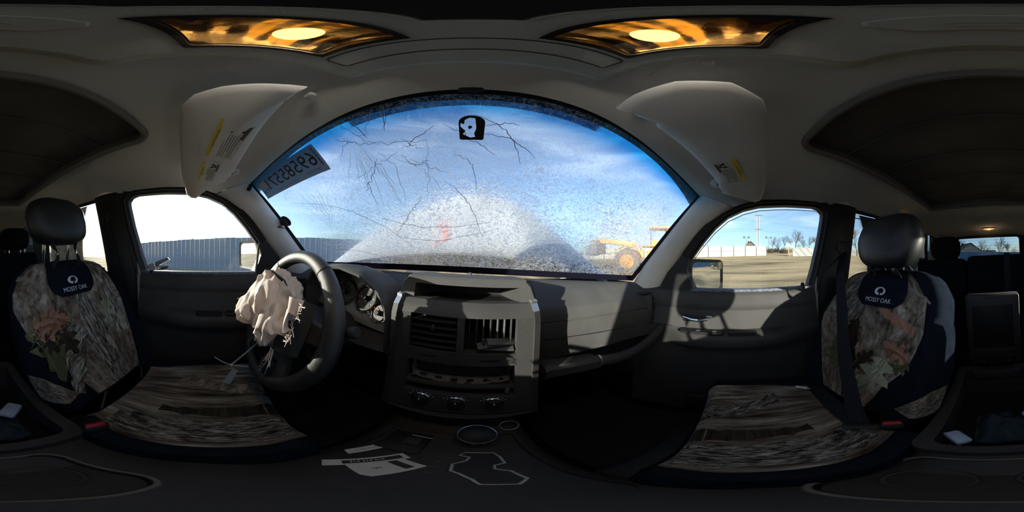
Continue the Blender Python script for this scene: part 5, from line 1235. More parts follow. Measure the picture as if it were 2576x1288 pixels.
    MB().rbox((X0, -.06, -.79), (.40, .42, .13), .02).build('seat_frame', M['black'], t)
    # headrest with cover, posts, tie straps
    hx = X0+(.012 if sx < 0 else -.012)
    b = MB()
    def HR(u, v):
        th, ph = 2*PI*u, -PI/2+PI*v; g = lambda q, e_: math.copysign(abs(q)**e_, q); c_ = g(math.cos(ph), .62)
        x, y, z = c_*g(math.cos(th), .72), c_*g(math.sin(th), .75), g(math.sin(ph), .66)
        wx = .140*(1-.10*max(0, -z)-.06*max(0, z)); k = .004*noise.noise((x*2.2, z*2.2+sx, y))*(1-abs(z)*.5)
        return (hx+wx*x, hry+(.064-.012*z)*y+.012*z*0-.012*z+k, hrz+.100*z+k)
    b.grid(HR, 48, 30, closeu=True); hr_ = b.build('headrest', M['hr'], t, ang=80)
    MB().tube([HR(.0, .06+.88*k/20) for k in range(21)], .0012, 4).build('cover_seam', M['ink'], hr_); MB().tube([HR(.5, .06+.88*k/20) for k in range(21)], .0012, 4).build('cover_seam', M['ink'], hr_)
    for s_ in (-1, 1):
        MB().tube([(hx+s_*.062, hry-.01, hrz-.05), (hx+s_*.062, hry-.012, hrz-.09), (hx+s_*.062, yt-.055, -.045)], .007, 10).build('headrest_post', M['chrome'], t)
        st_ = []
        for k in range(9):
            q = k/8; st_.append((hx+s_*.052+.010*math.sin(q*7+s_), lerp(hry+.035, yt+.012, q)+.022*math.sin(PI*q), lerp(hrz-.085, -.045-.03*q, q)))
        MB().tube(st_, 0, flat=(.016, .0012, (0, 1, .3), lambda q: (math.sin(q*5), math.cos(q*5), .2))).build('tie_strap', M['strap'], t)
    return t, SB, CU
seatL, SBL, CUL = seat(-1, 'driver seat in camouflage cover beside the airbag', -.368, -.295, -.535, .150, .125, -.560, 'front seats')
seatR, SBR, CUR = seat(1, 'passenger seat in camouflage cover with the belt fastened across it', .372, -.285, -.505, .080, .072, -.505, 'front seats')

# ---- belts and buckles
bt = thing('seat_belt', 'black shoulder belt fastened across the passenger seat', 'seat belt', (.67, -.5, -.1))
def strap(pts, w_, nrm, parent, nm='webbing', n=6):
    P = []
    for i in range(len(pts)-1):
        for k in range(n): P.append(tuple(Vector(pts[i]).lerp(Vector(pts[i+1]), k/n)))
    P.append(pts[-1]); b = MB(); b.tube(P, 0, flat=(w_, .0016, nrm)); return b.build(nm, M['strap'], parent)
strap([(.668, -.535, .045), (.585, -.445, -.050), (.505, -.385, -.155), (.400, -.305, -.300), (.297, -.240, -.455), (.264, -.224, -.505)], .046, (-.3, 1, .3), bt)
strap([(.668, -.540, .045), (.678, -.55, -.35), (.678, -.55, -.70)], .044, (-1, .1, 0), bt, 'pillar_webbing')
MB().rbox((.676, -.535, .075), (.022, .060, .07), .010).build('belt_guide', M['black'], bt); MB().rbox((.670, -.505, .080), (.010, .018, .045), .004).build('height_button', M['char'], bt)
Mr = Matrix.Rotation(.75, 3, 'Z') @ Matrix.Rotation(.5, 3, 'X')
MB().rbox((.256, -.218, -.512), (.072, .030, .012), .004, Mr).build('tongue_plate', M['char'], bt)
strap([(.270, -.225, -.515), (.42, -.250, -.520), (.58, -.28, -.555), (.64, -.30, -.66)], .044, (0, .3, 1), bt, 'lap_webbing')
def buckle(sx, c, rz, label):
    t = thing('belt_buckle', label, 'buckle', (c[0], c[1], c[2]-.05)); R_ = Matrix.Rotation(rz, 3, 'Z') @ Matrix.Rotation(.6, 3, 'X')
    MB().rbox(c, (.046, .085, .026), .008, R_).build('body', M['black'], t); C_ = Vector(c)+R_ @ Vector((0, .034, .006))
    MB().rbox(tuple(C_), (.036, .016, .020), .003, R_).build('release_button', M['red'], t, 'red release button')
    d = R_ @ Vector((0, -1, 0)); MB().tube([tuple(Vector(c)+d*.03), (c[0]+sx*-.01, c[1]-.05, c[2]-.12)], 0, flat=(.035, .004, (1, 0, 0))).build('stalk', M['black'], t); return t
buckle(1, (.222, -.268, -.512), .7, 'black belt buckle with red button holding the passenger belt'); buckle(-1, (-.170, -.212, -.505), -.45, 'empty black belt buckle with red button beside the driver seat')
bt2 = thing('seat_belt', 'black shoulder belt hanging against the driver side pillar', 'seat belt', (-.67, -.5, -.1))
strap([(-.662, -.555, .12), (-.668, -.50, -.10), (-.655, -.43, -.45), (-.65, -.40, -.66)], .046, (1, .1, 0), bt2)
MB().rbox((-.676, -.560, .135), (.022, .060, .07), .010).build('belt_guide', M['black'], bt2); MB().rbox((-.664, -.548, .175), (.010, .018, .045), .004).build('height_button', M['char'], bt2)

# ---- rear bench
rs = thing('rear_bench_seat', 'black split rear bench with two headrests behind the front seats', 'seat', (0, -1.2, -.85)); rcloth = pm('black_seat_cloth', (.012, .012, .013), .95, var=.3, scale=80, bump=.5, bscale=700, spec=.1)
for (x0, x1, zt_) in ((.185, .60, -.012), (-.60, .178, .004)):
    b = MB(); b.rbox(((x0+x1)/2, -1.27, -.31+zt_/2), (x1-x0, .13, .62+zt_), .035, Matrix.Rotation(.14, 3, 'X')); b.build('rear_backrest', rcloth, rs)
b = MB(); b.rbox((0, -.98, -.62), (1.22, .50, .16), .05); b.build('rear_cushion', rcloth, rs)
for x, h_ in ((.355, .165), (-.415, .205)):
    b = MB(); b.ball((x, -1.31, h_-.085), (.125, .055, .095), 24, 14, .62); b.build('rear_headrest', rcloth, rs)
    for s_ in (-1, 1): MB().tube([(x+s_*.05, -1.31, h_-.15), (x+s_*.05, -1.31, -.03)], .006, 8).build('rear_headrest_post', M['chrome'], rs)
strap([(-.13, -1.20, .016), (-.125, -1.185, -.08), (-.12, -1.16, -.40)], .045, (0, 1, 0), rs, 'centre_belt')

# ---- centre console
con = thing('center_console', 'dark centre console between the front seats with its lid raised', 'console', (0, -.1, -.80))
b = MB(); rings = []
for (y, w_, z) in ((.40, .150, -.56), (.34, .150, -.585), (.25, .150, -.592), (.05, .152, -.585), (-.02, .155, -.565), (-.20, .158, -.560)): rings.append([(-w_, y, -.82), (-w_, y, z-.03), (-w_+.03, y, z), (w_-.03, y, z), (w_, y, z-.03), (w_, y, -.82)])
b.loft(rings); b.build('console_body', M['char'], con, ang=50)
# rear bin: open box
bo, bi = rrect(-.158, .158, -.66, -.20, .03), rrect(-.125, .125, -.62, -.225, .02)
b = MB(); b.loft([[(x, y, -.82) for x, y in bo], [(x, y, -.535) for x, y in bo], [(x*.98, y, -.525) for x, y in bo], [(x, y, -.525) for x, y in bi], [(x, y, -.70) for x, y in bi]]); b.build('bin', M['char'], con, ang=40)
b = MB(); b.grid(lambda u, v: (lerp(-.13, .13, u), lerp(-.63, -.22, v), -.69), 2, 2); b.build('bin_floor', M['black'], con)
# raised lid behind it
R_ = Matrix.Rotation(-.10, 3, 'X')
b = MB(); b.rbox((.006, -.640, -.325), (.205, .045, .36), .014, R_); lid = b.build('lid', M['char'], con)
b = MB(); b.rbox((.008, -.614, -.290), (.152, .008, .20), .004, R_); b.build('lid_panel', M['black'], lid)
b = MB(); b.tube([(.008+x, -.610-(z+.29)*.1, z) for x, z in rrect(-.078, .078, -.392, -.188, .008, 3)], .0014, 4, closed=True); b.build('panel_edge', M['char'], lid)
b = MB(); b.rbox((.010, -.610, -.165), (.060, .016, .022), .004, R_); b.build('latch', M['ink'], lid); b = MB(); b.rbox((.006, -.612, -.448), (.15, .014, .05), .005, R_); b.build('hinge_cover', M['black'], lid)
for x in (-.04, -.028, .05, .062): b = MB(); b.ball((x, -.602, -.455), (.004, .003, .004), 8, 5); b.build('screw', M['steel'], lid)
b = MB(); b.rbox((.006, -.600, -.530), (.18, .012, .05), .004); b.build('hinge_plate', M['char'], con)
# front tray: lining seams, cup tray with pale rim
for pts in ([(-.11, .30), (.115, .30), (.13, .06), (.10, .02), (-.12, .02), (-.13, .10)],):
    b = MB(); b.tube([(x, y, -.5885+.01*(y < .03)) for x, y in pts], .0018, 4, closed=True); b.build('lining_seam', M['ink'], con)
cup = rrect(-.070, .140, -.185, -.034, .035, 6)
b = MB(); b.loft([[(x, y, -.562) for x, y in cup], [(x*.96+.002, y*.97-.003, -.556) for x, y in cup], [(x*.92+.003, y*.94-.006, -.560) for x, y in cup], [(x*.9+.003, y*.92-.008, -.575) for x, y in cup]]); b.build('cup_tray', M['black'], con)
b = MB(); b.tube([(x, y, -.5585) for x, y in cup], .0042, 6, closed=True); b.build('tray_rim', pm('pale_rim', (.12, .12, .11), .6, var=.1), con)
for cx in (-.01, .085): b = MB(); b.tube([(cx+.034*math.cos(2*PI*k/24), -.108+.034*math.sin(2*PI*k/24), -.560) for k in range(24)], .003, 5, closed=True); b.build('cup_ring', M['char'], con)
b = MB(); b.rbox((-.065, .245, -.588), (.075, .085, .008), .003); bz = b.build('switch_panel', M['black'], con); b = MB(); b.rbox((-.055, .250, -.582), (.03, .03, .006), .002); b.build('switch', M['char'], bz); b = MB(); b.rbox((-.045, .272, -.5805), (.040, .0025, .002), .0005, Matrix.Rotation(-.1, 3, 'Z')); b.build('indicator_bar', M['whiteprint'], bz)
# gear shifter with gate
sh = thing('gear_shifter', 'gear lever with chrome ringed black knob on the console', 'gear lever', (.048, .26, -.59))
b = MB(); b.lathe([(.018, 0), (.030, .012), (.033, .030), (.030, .044), (.016, .052), (0, .054)], (.046, .268, -.535), (0, -.25, 1), 24); kn = b.build('knob', M['black'], sh)
b = MB(); b.lathe([(.0335, .026), (.0345, .032), (.0325, .037)], (.046, .268, -.535), (0, -.25, 1), 24); b.build('chrome_ring', M['chrome'], kn)
MB().tube([(.046, .262, -.60), (.046, .27, -.53)], .010, 10).build('shaft', M['silver'], sh)
gate_ = [(.034, .224), (.072, .222), (.078, .205), (.080, .180), (.067, .172), (.066, .158), (.080, .148), (.086, .118), (.074, .098), (.050, .100), (.044, .120), (.033, .140), (.024, .150), (.022, .176), (.036, .190), (.040, .205), (.026, .212)]
b = MB(); b.tube([(x, y, -.5862) for x, y in gate_], .0022, 5, closed=True); b.build('gate_outline', pm('worn_silver_line', (.5, .51, .52), .5, metal=.3, var=.2, scale=200), sh)
b = MB(); b.add([(x, y, -.587) for x, y in gate_], [tuple(range(len(gate_)))]); b.build('gate_boot', M['black'], sh, smooth=False)
b = MB()
for i, ch in enumerate('PRND'): text_on(b, ch, .012, lambda x, y, i=i: (.005+x, .205-.022*i+y, -.5868))
b.build('gear_letters', M['greyink'], sh)
# salvage paperwork lying on the console
pp = thing('paper_slip', 'folded white paper slips with dark print lying on the console', 'paper', (-.055, .14, -.585))
def slip(cx, cy, w_, h_, rz, z, blocks, lines):
    R2 = Matrix.Rotation(rz, 3, 'Z'); Q = lambda x, y, dz=0.: tuple(Vector((cx, cy, z+dz+.004*math.sin(40*x)*0))+R2 @ Vector((x, y, 0)))
    b = MB(); b.prism([Q(-w_/2, -h_/2), Q(w_/2, -h_/2), Q(w_/2, h_/2), Q(-w_/2, h_/2)], (0, 0, .0006)); s_ = b.build('sheet', M['paper'], pp, smooth=False)
    for (x0, x1, y0, y1) in blocks: b = MB(); b.prism([Q(x0, y0, .0007), Q(x1, y0, .0007), Q(x1, y1, .0007), Q(x0, y1, .0007)], (0, 0, .0002)); b.build('printed_block', M['ink'], s_, smooth=False)
    for (tx_, x, y, sz, m_) in lines: b = MB(); text_on(b, tx_, sz, lambda px, py: Q(x+px, y+py, .0011)); b.build('printed_text', M[m_], s_)
slip(-.070, .150, .105, .022, .95, -.5865, [(-.03, .045, -.006, .006)], [('314 314 514', .0, .0, .0085, 'whiteprint')])
slip(-.040, .142, .050, .070, -.45, -.5875, [(-.018, .018, .012, .024)], [('F', .0, -.012, .016, 'ink')])
slip(-.098, .192, .075, .018, 1.15, -.5850, [], [('Quality Assurance', -.0, .0, .0065, 'ink')])

# ---- loose things
lg = thing('plastic_piece', 'pale blue plastic piece lying in the console bin near the driver seat', 'plastic clip', (-.06, -.335, -.52)); pbl = pm('pale_blue_plastic', (.38, .48, .66), .5, var=.1, bump=.1)
MB().rbox((-.062, -.350, -.512), (.040, .060, .020), .008, Matrix.Rotation(-.7, 3, 'Z')).build('shell', pbl, lg); MB().rbox((-.055, -.338, -.501), (.020, .036, .005), .002, Matrix.Rotation(-.7, 3, 'Z')).build('ridge', pbl, lg)
lg = thing('plastic_piece', 'pale blue rounded cap lying on the console near the passenger buckle', 'plastic cap', (.088, -.250, -.53))
MB().rbox((.088, -.250, -.512), (.030, .050, .022), .009, Matrix.Rotation(.7, 3, 'Z')).build('shell', pbl, lg); MB().rbox((.096, -.244, -.513), (.010, .052, .016), .005, Matrix.Rotation(.7, 3, 'Z')).build('rim', pm('grey_blue_plastic', (.25, .30, .42), .5, bump=.1), lg)
def rag(u, v):
    x, y = lerp(.07, -.075, u), lerp(-.40, -.27, v); return (x, y, -.600+.075*abs(noise.noise((x*16, y*16, 2.)))+.05*math.sin(PI*u)*math.sin(PI*v))
tag(MB().slab(rag, 34, 30, (0, 0, -.012)).build('crumpled_rag', pm('teal_grey_cloth', (.035, .055, .075), .95, var=.2, scale=60, bump=.4, bscale=600, spec=.1)), 'crumpled dark teal rag in the open console bin', 'rag')
lt = thing('white_lighter', 'tiny white stick lying on the passenger seat cushion', 'lighter', (.515, -.212, -.54)); zz = CUR(-.62, .18)[2]
MB().tube([(.530, -.205, -.520), (.502, -.232, -.518)], .0055, 10).build('barrel', M['white'], lt); MB().tube([(.502, -.232, -.518), (.496, -.238, -.5178)], .0045, 8).build('tip', M['silver'], lt)
# floor mats
for sx in (-1, 1):
    b = MB(); b.slab(lambda u, v: (sx*lerp(.22, .62, u), lerp(.62, .14, v), -.835+.12*max(0, (.35-v))), 12, 12, (0, 0, .008)); fm = b.build('floor_mat', pm('rubber_floor_mat_%d' % (sx+2), (.012, .012, .013), .9, var=.4, scale=120, bump=.6, bscale=300, dust=.4), None)
    tag(fm, 'black floor mat in the %s footwell' % ('driver' if sx < 0 else 'passenger'), 'floor mat', 'front floor mats')
    if sx > 0:
        b = MB(); text_on(b, 'Jeep', .055, lambda x, y: (.47+.4*x+.9*y*.2, .36+.9*x*.9-.0*y+.35*y, -.819)); b.build('mat_lettering', M['char'], fm)
for (y, z, nm, lab) in ((.62, -.62, 'brake_pedal', 'brake pedal in the dark driver footwell'), (.64, -.66, 'accelerator_pedal', 'accelerator pedal in the dark driver footwell')):
    x = -.30 if nm[0] == 'b' else -.22; t = thing(nm, lab, 'pedal', (x, y, z)); MB().rbox((x, y, z), (.09 if nm[0] == 'b' else .05, .014, .05 if nm[0] == 'b' else .12), .005, Matrix.Rotation(-.5, 3, 'X')).build('pad', M['black'], t); MB().tube([(x, y+.01, z), (x, y+.06, z+.25)], .008, 6).build('arm', M['steel'], t)
# ================================================================ ROOF FITTINGS
def HZ(x, y):                                   # underside of the headliner in its flat middle
    return .386-.03*(abs(x)/.6)**4
# overhead console: moulded pod, two lamps, hatch, dark display
oc = thing('overhead_console', 'grey overhead console with two lit reading lamps above the camera', 'overhead console', (0, 0, .37)); cm_ = pm('grey_console_plastic', (.60, .59, .53), .75, var=.05, scale=20, bump=.25, bscale=900, spec=.25)
ow = [(-.128, .128), (.120, .128)]
outl = [(-.130, .128), (-.10, .138), (0, .143), (.10, .138), (.130, .128), (.128, .05), (.118, -.05), (.108, -.095), (.06, -.103), (0, -.105), (-.06, -.103), (-.108, -.095), (-.118, -.05), (-.128, .05)]
def sm_(poly, n=4):                              # Catmull-Rom rounding
    out = []; m_ = len(poly)
    for i in range(m_):
        p0, p1, p2, p3 = [Vector(poly[(i+k) % m_]) for k in (-1, 0, 1, 2)]
        for k in range(n):
            t = k/n; out.append(tuple(.5*((2*p1)+(p2-p0)*t+(2*p0-5*p1+4*p2-p3)*t*t+(3*p1-p0-3*p2+p3)*t*t*t)))
    return out
so_ = sm_(outl)
b = MB(); b.loft([[(x*1.16, y*1.16-.002, .388) for x, y in so_], [(x*1.10, y*1.10-.002, .378) for x, y in so_], [(x*1.03, y*1.03, .366) for x, y in so_], [(x, y, .3615) for x, y in so_], [(x*.97, y*.97, .3605) for x, y in so_]], caps=False)
def _inside(x, y):
    c_ = False; n_ = len(so_)
    for i in range(n_):
        (xa, ya), (xb, yb_) = so_[i], so_[(i+1) % n_]
        if (ya > y) != (yb_ > y) and x < (xb-xa)*(y-ya)/(yb_-ya)+xa: c_ = not c_
    return c_
xs_ = sorted(set([round(-.13+.0026*k, 4) for k in range(101)]+[-.108, -.033, .033, .108])); ys_ = sorted(set([round(-.105+.0026*k, 4) for k in range(96)]+[-.024, .080]))
wq = len(xs_); fq = []
for j in range(len(ys_)-1):
    for i in range(wq-1):
        xm, ym = (xs_[i]+xs_[i+1])/2, (ys_[j]+ys_[j+1])/2
        if not _inside(xm/.985, ym/.985) or (.033 < abs(xm) < .108 and -.024 < ym < .080): continue
        fq.append((j*wq+i, j*wq+i+1, (j+1)*wq+i+1, (j+1)*wq+i))
b.add([(x, y, .36055) for y in ys_ for x in xs_], fq); b.build('pod', cm_, oc, ang=50)
def rim_line(pts, z, r_, nm, mt, par): return MB().tube([(x, y, z) for x, y in pts], r_, 4, closed=True).build(nm, mt, par)
rim_line(rrect(-.112, .112, .086, .112, .004, 2), .3602, .0009, 'switch_bar_seam', M['ink'], oc)
# dark display patch
b = MB(); b.prism([(x, y, .3600) for x, y in ((-.013, .042), (.013, .042), (.014, .018), (.011, -.008), (-.011, -.008), (-.014, .018))], (0, 0, -.0012)); b.build('display', M['ink'], oc, smooth=False)
rim_line([(-.015, .044), (.015, .044), (.016, .018), (.012, -.010), (-.012, -.010), (-.016, .018)], .3595, .0010, 'display_rim', cm_, oc)
# sunglass hatch behind
b = MB(); b.loft([[(x, y, .3612) for x, y in sm_([(-.036, -.036), (.036, -.036), (.034, -.058), (.022, -.066), (-.022, -.066), (-.034, -.058)], 3)], [(x*.95, y, .3575) for x, y in sm_([(-.036, -.037), (.036, -.037), (.034, -.057), (.022, -.064), (-.022, -.064), (-.034, -.057)], 3)]]); b.build('hatch', cm_, oc, ang=40)
rim_line([(math.cos(2*PI*k/20)*.016, -.052+math.sin(2*PI*k/20)*.004) for k in range(20)], .3570, .0006, 'finger_ring', cm_, oc)
lens_m, lt_, lb, lo_ = nodes('amber_lamp_reflector'); lb.inputs['Base Color'].default_value = (.12, .08, .03, 1); lb.inputs['Roughness'].default_value = .12; lb.inputs['Metallic'].default_value = .9
bulb_m = emit('lit_lamp_bulb', (1.0, .60, .15), 4.0)
refl_m = pm('bronze_reflector', (.20, .135, .055), .22, metal=1., var=.5, scale=30, bump=.5, bscale=60)
dk_m = pm('dark_lamp_bezel', (.02, .016, .014), .35, var=.3, bump=.1)
for sx in (-1, 1):
    cx = sx*.0705
    fr = rrect(cx-.0375, cx+.0375, -.024, .080, .006, 3); inn = rrect(cx-.033, cx+.033, -.019, .075, .005, 3)
    b = MB(); b.loft([[(x, y, .3606) for x, y in fr], [(x, y, .3585) for x, y in fr], [(x, y, .3590) for x, y in inn], [(cx+(x-cx)*.96, .028+(y-.028)*.97, .384) for x, y in inn]], caps=False); lm = b.build('lamp_bezel', dk_m, oc, ang=40)
    # ribbed reflector bowl and glowing bulb
    def RB(u, v): x, y = lerp(-.031, .031, u), lerp(-.017, .073, v); return (cx+x, y, .3655+.017*(1-((x)/.032)**2)*(1-((y-.045)/.062)**2)+.0008*math.sin(v*34))
    MB().grid(RB, 16, 40).build('reflector', refl_m, lm)
    b = MB(); b.ball((cx+.002, .036, .3640), (.015, .012, .0035), 18, 10); b.build('bulb', bulb_m, lm)
    al = bpy.data.lights.new('reading_lamp_light', 'AREA'); al.shape = 'RECTANGLE'; al.size = .06; al.size_y = .08; al.energy = .18; al.color = (1., .90, .76)
    ao = bpy.data.objects.new('reading_lamp_light', al); COL.objects.link(ao); ao.location = (cx, .028, .3575); ao.rotation_euler = (0, sx*-.35, 0)
    b = MB(); b.prism([(x, y, .3597) for x, y in inn], (0, 0, .0008)); b.build('lens', glassmat('clear_lens_%d' % (sx+2), (.85, .78, .66), .10, .02), lm, smooth=False)
# rear dome lamp
al = bpy.data.lights.new('dome_lamp_light', 'POINT'); al.energy = .12; al.color = (1., .7, .4); al.shadow_soft_size = .02
ao = bpy.data.objects.new('dome_lamp_light', al); COL.objects.link(ao); ao.location = (-.021, -2.02, .31)
dm = thing('dome_lamp', 'small glowing amber dome lamp on the rear ceiling', 'lamp', (-.021, -2.02, .35))
b = MB(); b.loft([[(-.021+math.cos(2*PI*k/28)*.085*r_, -2.02+math.sin(2*PI*k/28)*.040*r_, .353-z) for k in range(28)] for r_, z in ((1., 0), (1.0, .006), (.9, .012))]); b.build('rim', M['headliner'], dm)
b = MB(); b.loft([[(-.021+math.cos(2*PI*k/28)*.074*r_, -2.02+math.sin(2*PI*k/28)*.033*r_, .353-z) for k in range(28)] for r_, z in ((1., .010), (.85, .020), (.5, .025))]); b.build('diffuser', emit('dim_amber_diffuser', (.9, .42, .10), .55), dm)
b = MB(); b.ball((-.021, -2.015, .328), (.016, .010, .004), 12, 8); b.build('bulb', emit('dome_bulb', (1., .75, .40), 6.0), dm)
# rear grab handle with small amber lamp
gh = thing('grab_handle', 'folded grab handle with small amber light above the rear passenger window', 'grab handle', (.60, -1.05, .32))
b = MB(); b.tube([(.640, -.93, .328), (.612, -.95, .318), (.606, -1.04, .316), (.606, -1.14, .316), (.612, -1.23, .318), (.640, -1.25, .328)], .012, 8); b.build('bar', cm_, gh)
MB().rbox((.628, -1.09, .330), (.05, .34, .014), .006).build('plate', cm_, gh); MB().rbox((.606, -1.02, .304), (.016, .03, .006), .002).build('amber_light', emit('amber_marker', (1., .45, .08), 2.5), gh)

# ---- sun visors
vis_m = pm('grey_visor_vinyl', (.82, .81, .785), .8, var=.04, scale=10, bump=.3, bscale=900, spec=.2)
def visor(sx, label, ztip):
    # outline in visor plane: p across (inboard 0 .. outboard 1), q fore (0) .. aft (1)
    pts3 = {-1: [(-.172, .105, .336), (-.205, .098, .330), (-.215, .088, .326), (-.225, .095, .326), (-.30, .085, .314), (-.40, .068, .290), (-.50, .046, .268), (-.555, .020, .250), (-.570, -.030, .232), (-.592, -.062, .218), (-.620, -.090, .206), (-.618, -.110, .208), (-.600, -.122, .216), (-.50, -.118, .262), (-.40, -.098, .298), (-.30, -.076, .322), (-.255, -.060, .332), (-.225, -.035, .338), (-.205, .005, .342), (-.190, .050, .342)],
            1: [(.190, .160, .325), (.200, .150, .326), (.225, .146, .324), (.236, .122, .326), (.258, .122, .324), (.270, .132, .320), (.35, .105, .310), (.45, .070, .295), (.530, .040, .280), (.585, .030, .265), (.610, -.010, .262), (.640, -.060, .262), (.655, -.095, .258), (.640, -.115, .260), (.60, -.120, .268), (.50, -.110, .290), (.40, -.095, .310), (.30, -.072, .324), (.225, -.045, .335), (.185, .000, .340), (.172, .060, .340), (.178, .120, .332)]}[sx]
    t = thing('sun_visor', label, 'sun visor', pts3[len(pts3)//2])
    cx = sum(p[0] for p in pts3)/len(pts3); cy = sum(p[1] for p in pts3)/len(pts3); cz = sum(p[2] for p in pts3)/len(pts3)
    rings = []
    for (sc, dz) in ((.90, .009), (.985, .005), (1.0, 0.), (.985, -.005), (.90, -.009), (.45, -.011)):
        rings.append([(cx+(p[0]-cx)*sc, cy+(p[1]-cy)*sc, cz+(p[2]-cz)*sc+dz) for p in pts3])
    b = MB(); b.loft(rings); b.build('pad', vis_m, t, ang=55)
    piv = (sx*.575, .045, .285)
    b = MB(); b.lathe([(.030, 0), (.028, -.010), (.016, -.018), (.008, -.020)], (piv[0], piv[1], .305), (0, 0, 1), 18); b.build('pivot_mount', M['pillar'], t); b = MB(); b.tube([(piv[0], piv[1], .300), (piv[0]-sx*.02, piv[1]-.012, piv[2]-.012), (piv[0]-sx*.06, piv[1]-.006, piv[2])], .0065, 8); b.build('pivot_arm', M['pillar'], t)
    b = MB(); b.ball((piv[0]-sx*.018, piv[1]-.004, .286), (.007, .007, .006), 10, 6); b.build('pivot_screw', M['ink'], t)
    ih = (sx*.205, .128, .352); b = MB(); b.rbox(ih, (.022, .014, .014), .005); b.build('clip', M['pillar'], t)
    # plane fit for the labels
    A = Vector(pts3[{-1: 15, 1: 16}[sx]]); n_ = len(pts3); o_ = Vector((cx, cy, cz))
    e1 = (Vector(pts3[n_//2+2])-Vector(pts3[-2])).normalized(); e2 = Vector((0, 1, 0)); e2 = (e2-e1*e2.dot(e1)).normalized(); nn = e1.cross(e2); nn = nn if nn.z < 0 else -nn
    return t, o_, e1, e2, nn
def vlabel(t, o_, e1, e2, nn, a, c, w_, h_, rows, head, flip):
    """warning label: yellow heading strip, text lines and pictograms; a along the visor, c fore-aft"""
    def Q(x, y, d): return tuple(o_+e1*(a+x)+e2*(c+y)+nn*(.0115+d))
    b = MB(); b.prism([Q(-w_/2, -h_/2, 0), Q(w_/2, -h_/2, 0), Q(w_/2, h_/2, 0), Q(-w_/2, h_/2, 0)], tuple(nn*.0004)); lb_ = b.build('warning_label', M['paper'], t, smooth=False)
    b = MB(); b.prism([Q(-w_/2, -h_/2, .0005), Q(w_/2, -h_/2, .0005), Q(w_/2, -h_/2+.014, .0005), Q(-w_/2, -h_/2+.014, .0005)], tuple(nn*.0003)); b.build('yellow_strip', M['yellowprint'], lb_, smooth=False)
    f = flip
    b = MB(); text_on(b, head, .0085 if len(head) < 12 else .0062, lambda x, y: Q(-f*x, -h_/2+.007+(-y), .0011)); b.build('heading_print', M['ink'], lb_)
    for k in range(rows):
        yy = -h_/2+.020+(h_-.026)*k/rows; x0, x1 = (-w_*.18, w_*.46) if k % 4 else (-w_*.18, w_*.30)
        b = MB(); b.prism([Q(x0, yy, .0005), Q(x1, yy, .0005), Q(x1, yy+.0014, .0005), Q(x0, yy+.0014, .0005)], tuple(nn*.0002)); b.build('text_line', M['greyink'], lb_, smooth=False)
    # pictogram: seated figure with airbag, warning slash, bar code
    for pts in ([(-.46, -.05), (-.40, .12), (-.34, .10), (-.38, -.08)], [(-.40, .10), (-.28, .16), (-.27, .22), (-.42, .18)], [(-.30, -.10), (-.24, .0), (-.27, .06), (-.33, -.02)], [(-.25, -.16), (-.22, -.16), (-.31, .26), (-.34, .26)]):
        b = MB(); b.prism([Q(x*w_, (y+.10)*h_, .0005) for x, y in pts], tuple(nn*.0003)); b.build('pictogram', M['ink'], lb_, smooth=False)
    b = MB(); b.prism([Q(x*w_, y*h_, .0005) for x, y in ((-.46, .34), (-.10, .34), (-.10, .46), (-.46, .46))], tuple(nn*.0002)); b.build('bar_code', M['greyink'], lb_, smooth=False)
vL = visor(-1, 'pale grey driver sun visor with two yellow headed labels', .2); vR = visor(1, 'grey passenger sun visor with one yellow headed label', .25)
vlabel(*vL, a=-.035, c=.016, w_=.130, h_=.068, rows=7, head='ROLLOVER WARNING', flip=-1); vlabel(*vL, a=.100, c=.006, w_=.088, h_=.050, rows=6, head='WARNING', flip=-1); vlabel(*vR, a=.085, c=.006, w_=.105, h_=.062, rows=7, head='WARNING', flip=-1)

# ================================================================ ON THE WINDSHIELD
# salvage number sheet, written to be read from outside
def WSO(s, t, o_): return WS(s, t, o_)
sk = thing('number_sheet', 'white lot number sheet stuck to the top driver corner of the windshield', 'number sheet', WS(-.73, .78))
shm, sht, shb, sho = nodes('translucent_number_sheet'); shb.inputs['Base Color'].default_value = (.55, .60, .62, 1); shb.inputs['Roughness'].default_value = .7
tl_ = sht.nodes.new('ShaderNodeBsdfTranslucent'); tl_.inputs[0].default_value = (.40, .48, .54, 1); ms_ = sht.nodes.new('ShaderNodeMixShader'); ms_.inputs[0].default_value = .62; sht.links.new(shb.outputs[0], ms_.inputs[1]); sht.links.new(tl_.outputs[0], ms_.inputs[2]); sht.links.new(ms_.outputs[0], sho.inputs[0])
def SH(u, v, o_=-.0015): return WS(lerp(-.955, -.505, u)+.015*(v-.5), lerp(.795, .962, v)-.015*u, o_)
MB().slab(SH, 16, 5, (0, .0003, .0003)).build('sheet', shm, sk)
b = MB(); text_on(b, '69585571', .085, lambda x, y: SH(.53-x*2.45, .56+y*9.0, -.0022)); b.build('large_digits', M['ink'], sk)
b = MB(); text_on(b, 'TX', .05, lambda x, y: SH(.075-x*2.2, .35+y*5.0, -.0022)); b.build('small_letters', M['ink'], sk)
b = MB(); text_on(b, 'ORANGE TLR', .020, lambda x, y: SH(.83-x*1.6, .17+y*5, -.0022)); b.build('fine_print', M['greyink'], sk); b = MB(); text_on(b, 'ISSUED  LOT  ROW', .015, lambda x, y: SH(.48-x*1.9, .12+y*5, -.0022)); b.build('fine_print', M['greyink'], sk); b = MB(); text_on(b, '2010 LIB', .015, lambda x, y: SH(.30-x*1.9, .14+y*5, -.0022)); b.build('fine_print', M['greyink'], sk)
for k in range(16):
    v0 = .22+.70*k/16; b = MB(); b.add([SH(u, v, -.0022) for u, v in ((.955, v0), (.975, v0), (.975, v0+.022+.012*(k % 3)), (.955, v0+.022+.012*(k % 3)))], [(0, 1, 2, 3)]); b.build('bar_code_line', M['greyink'], sk, smooth=False)
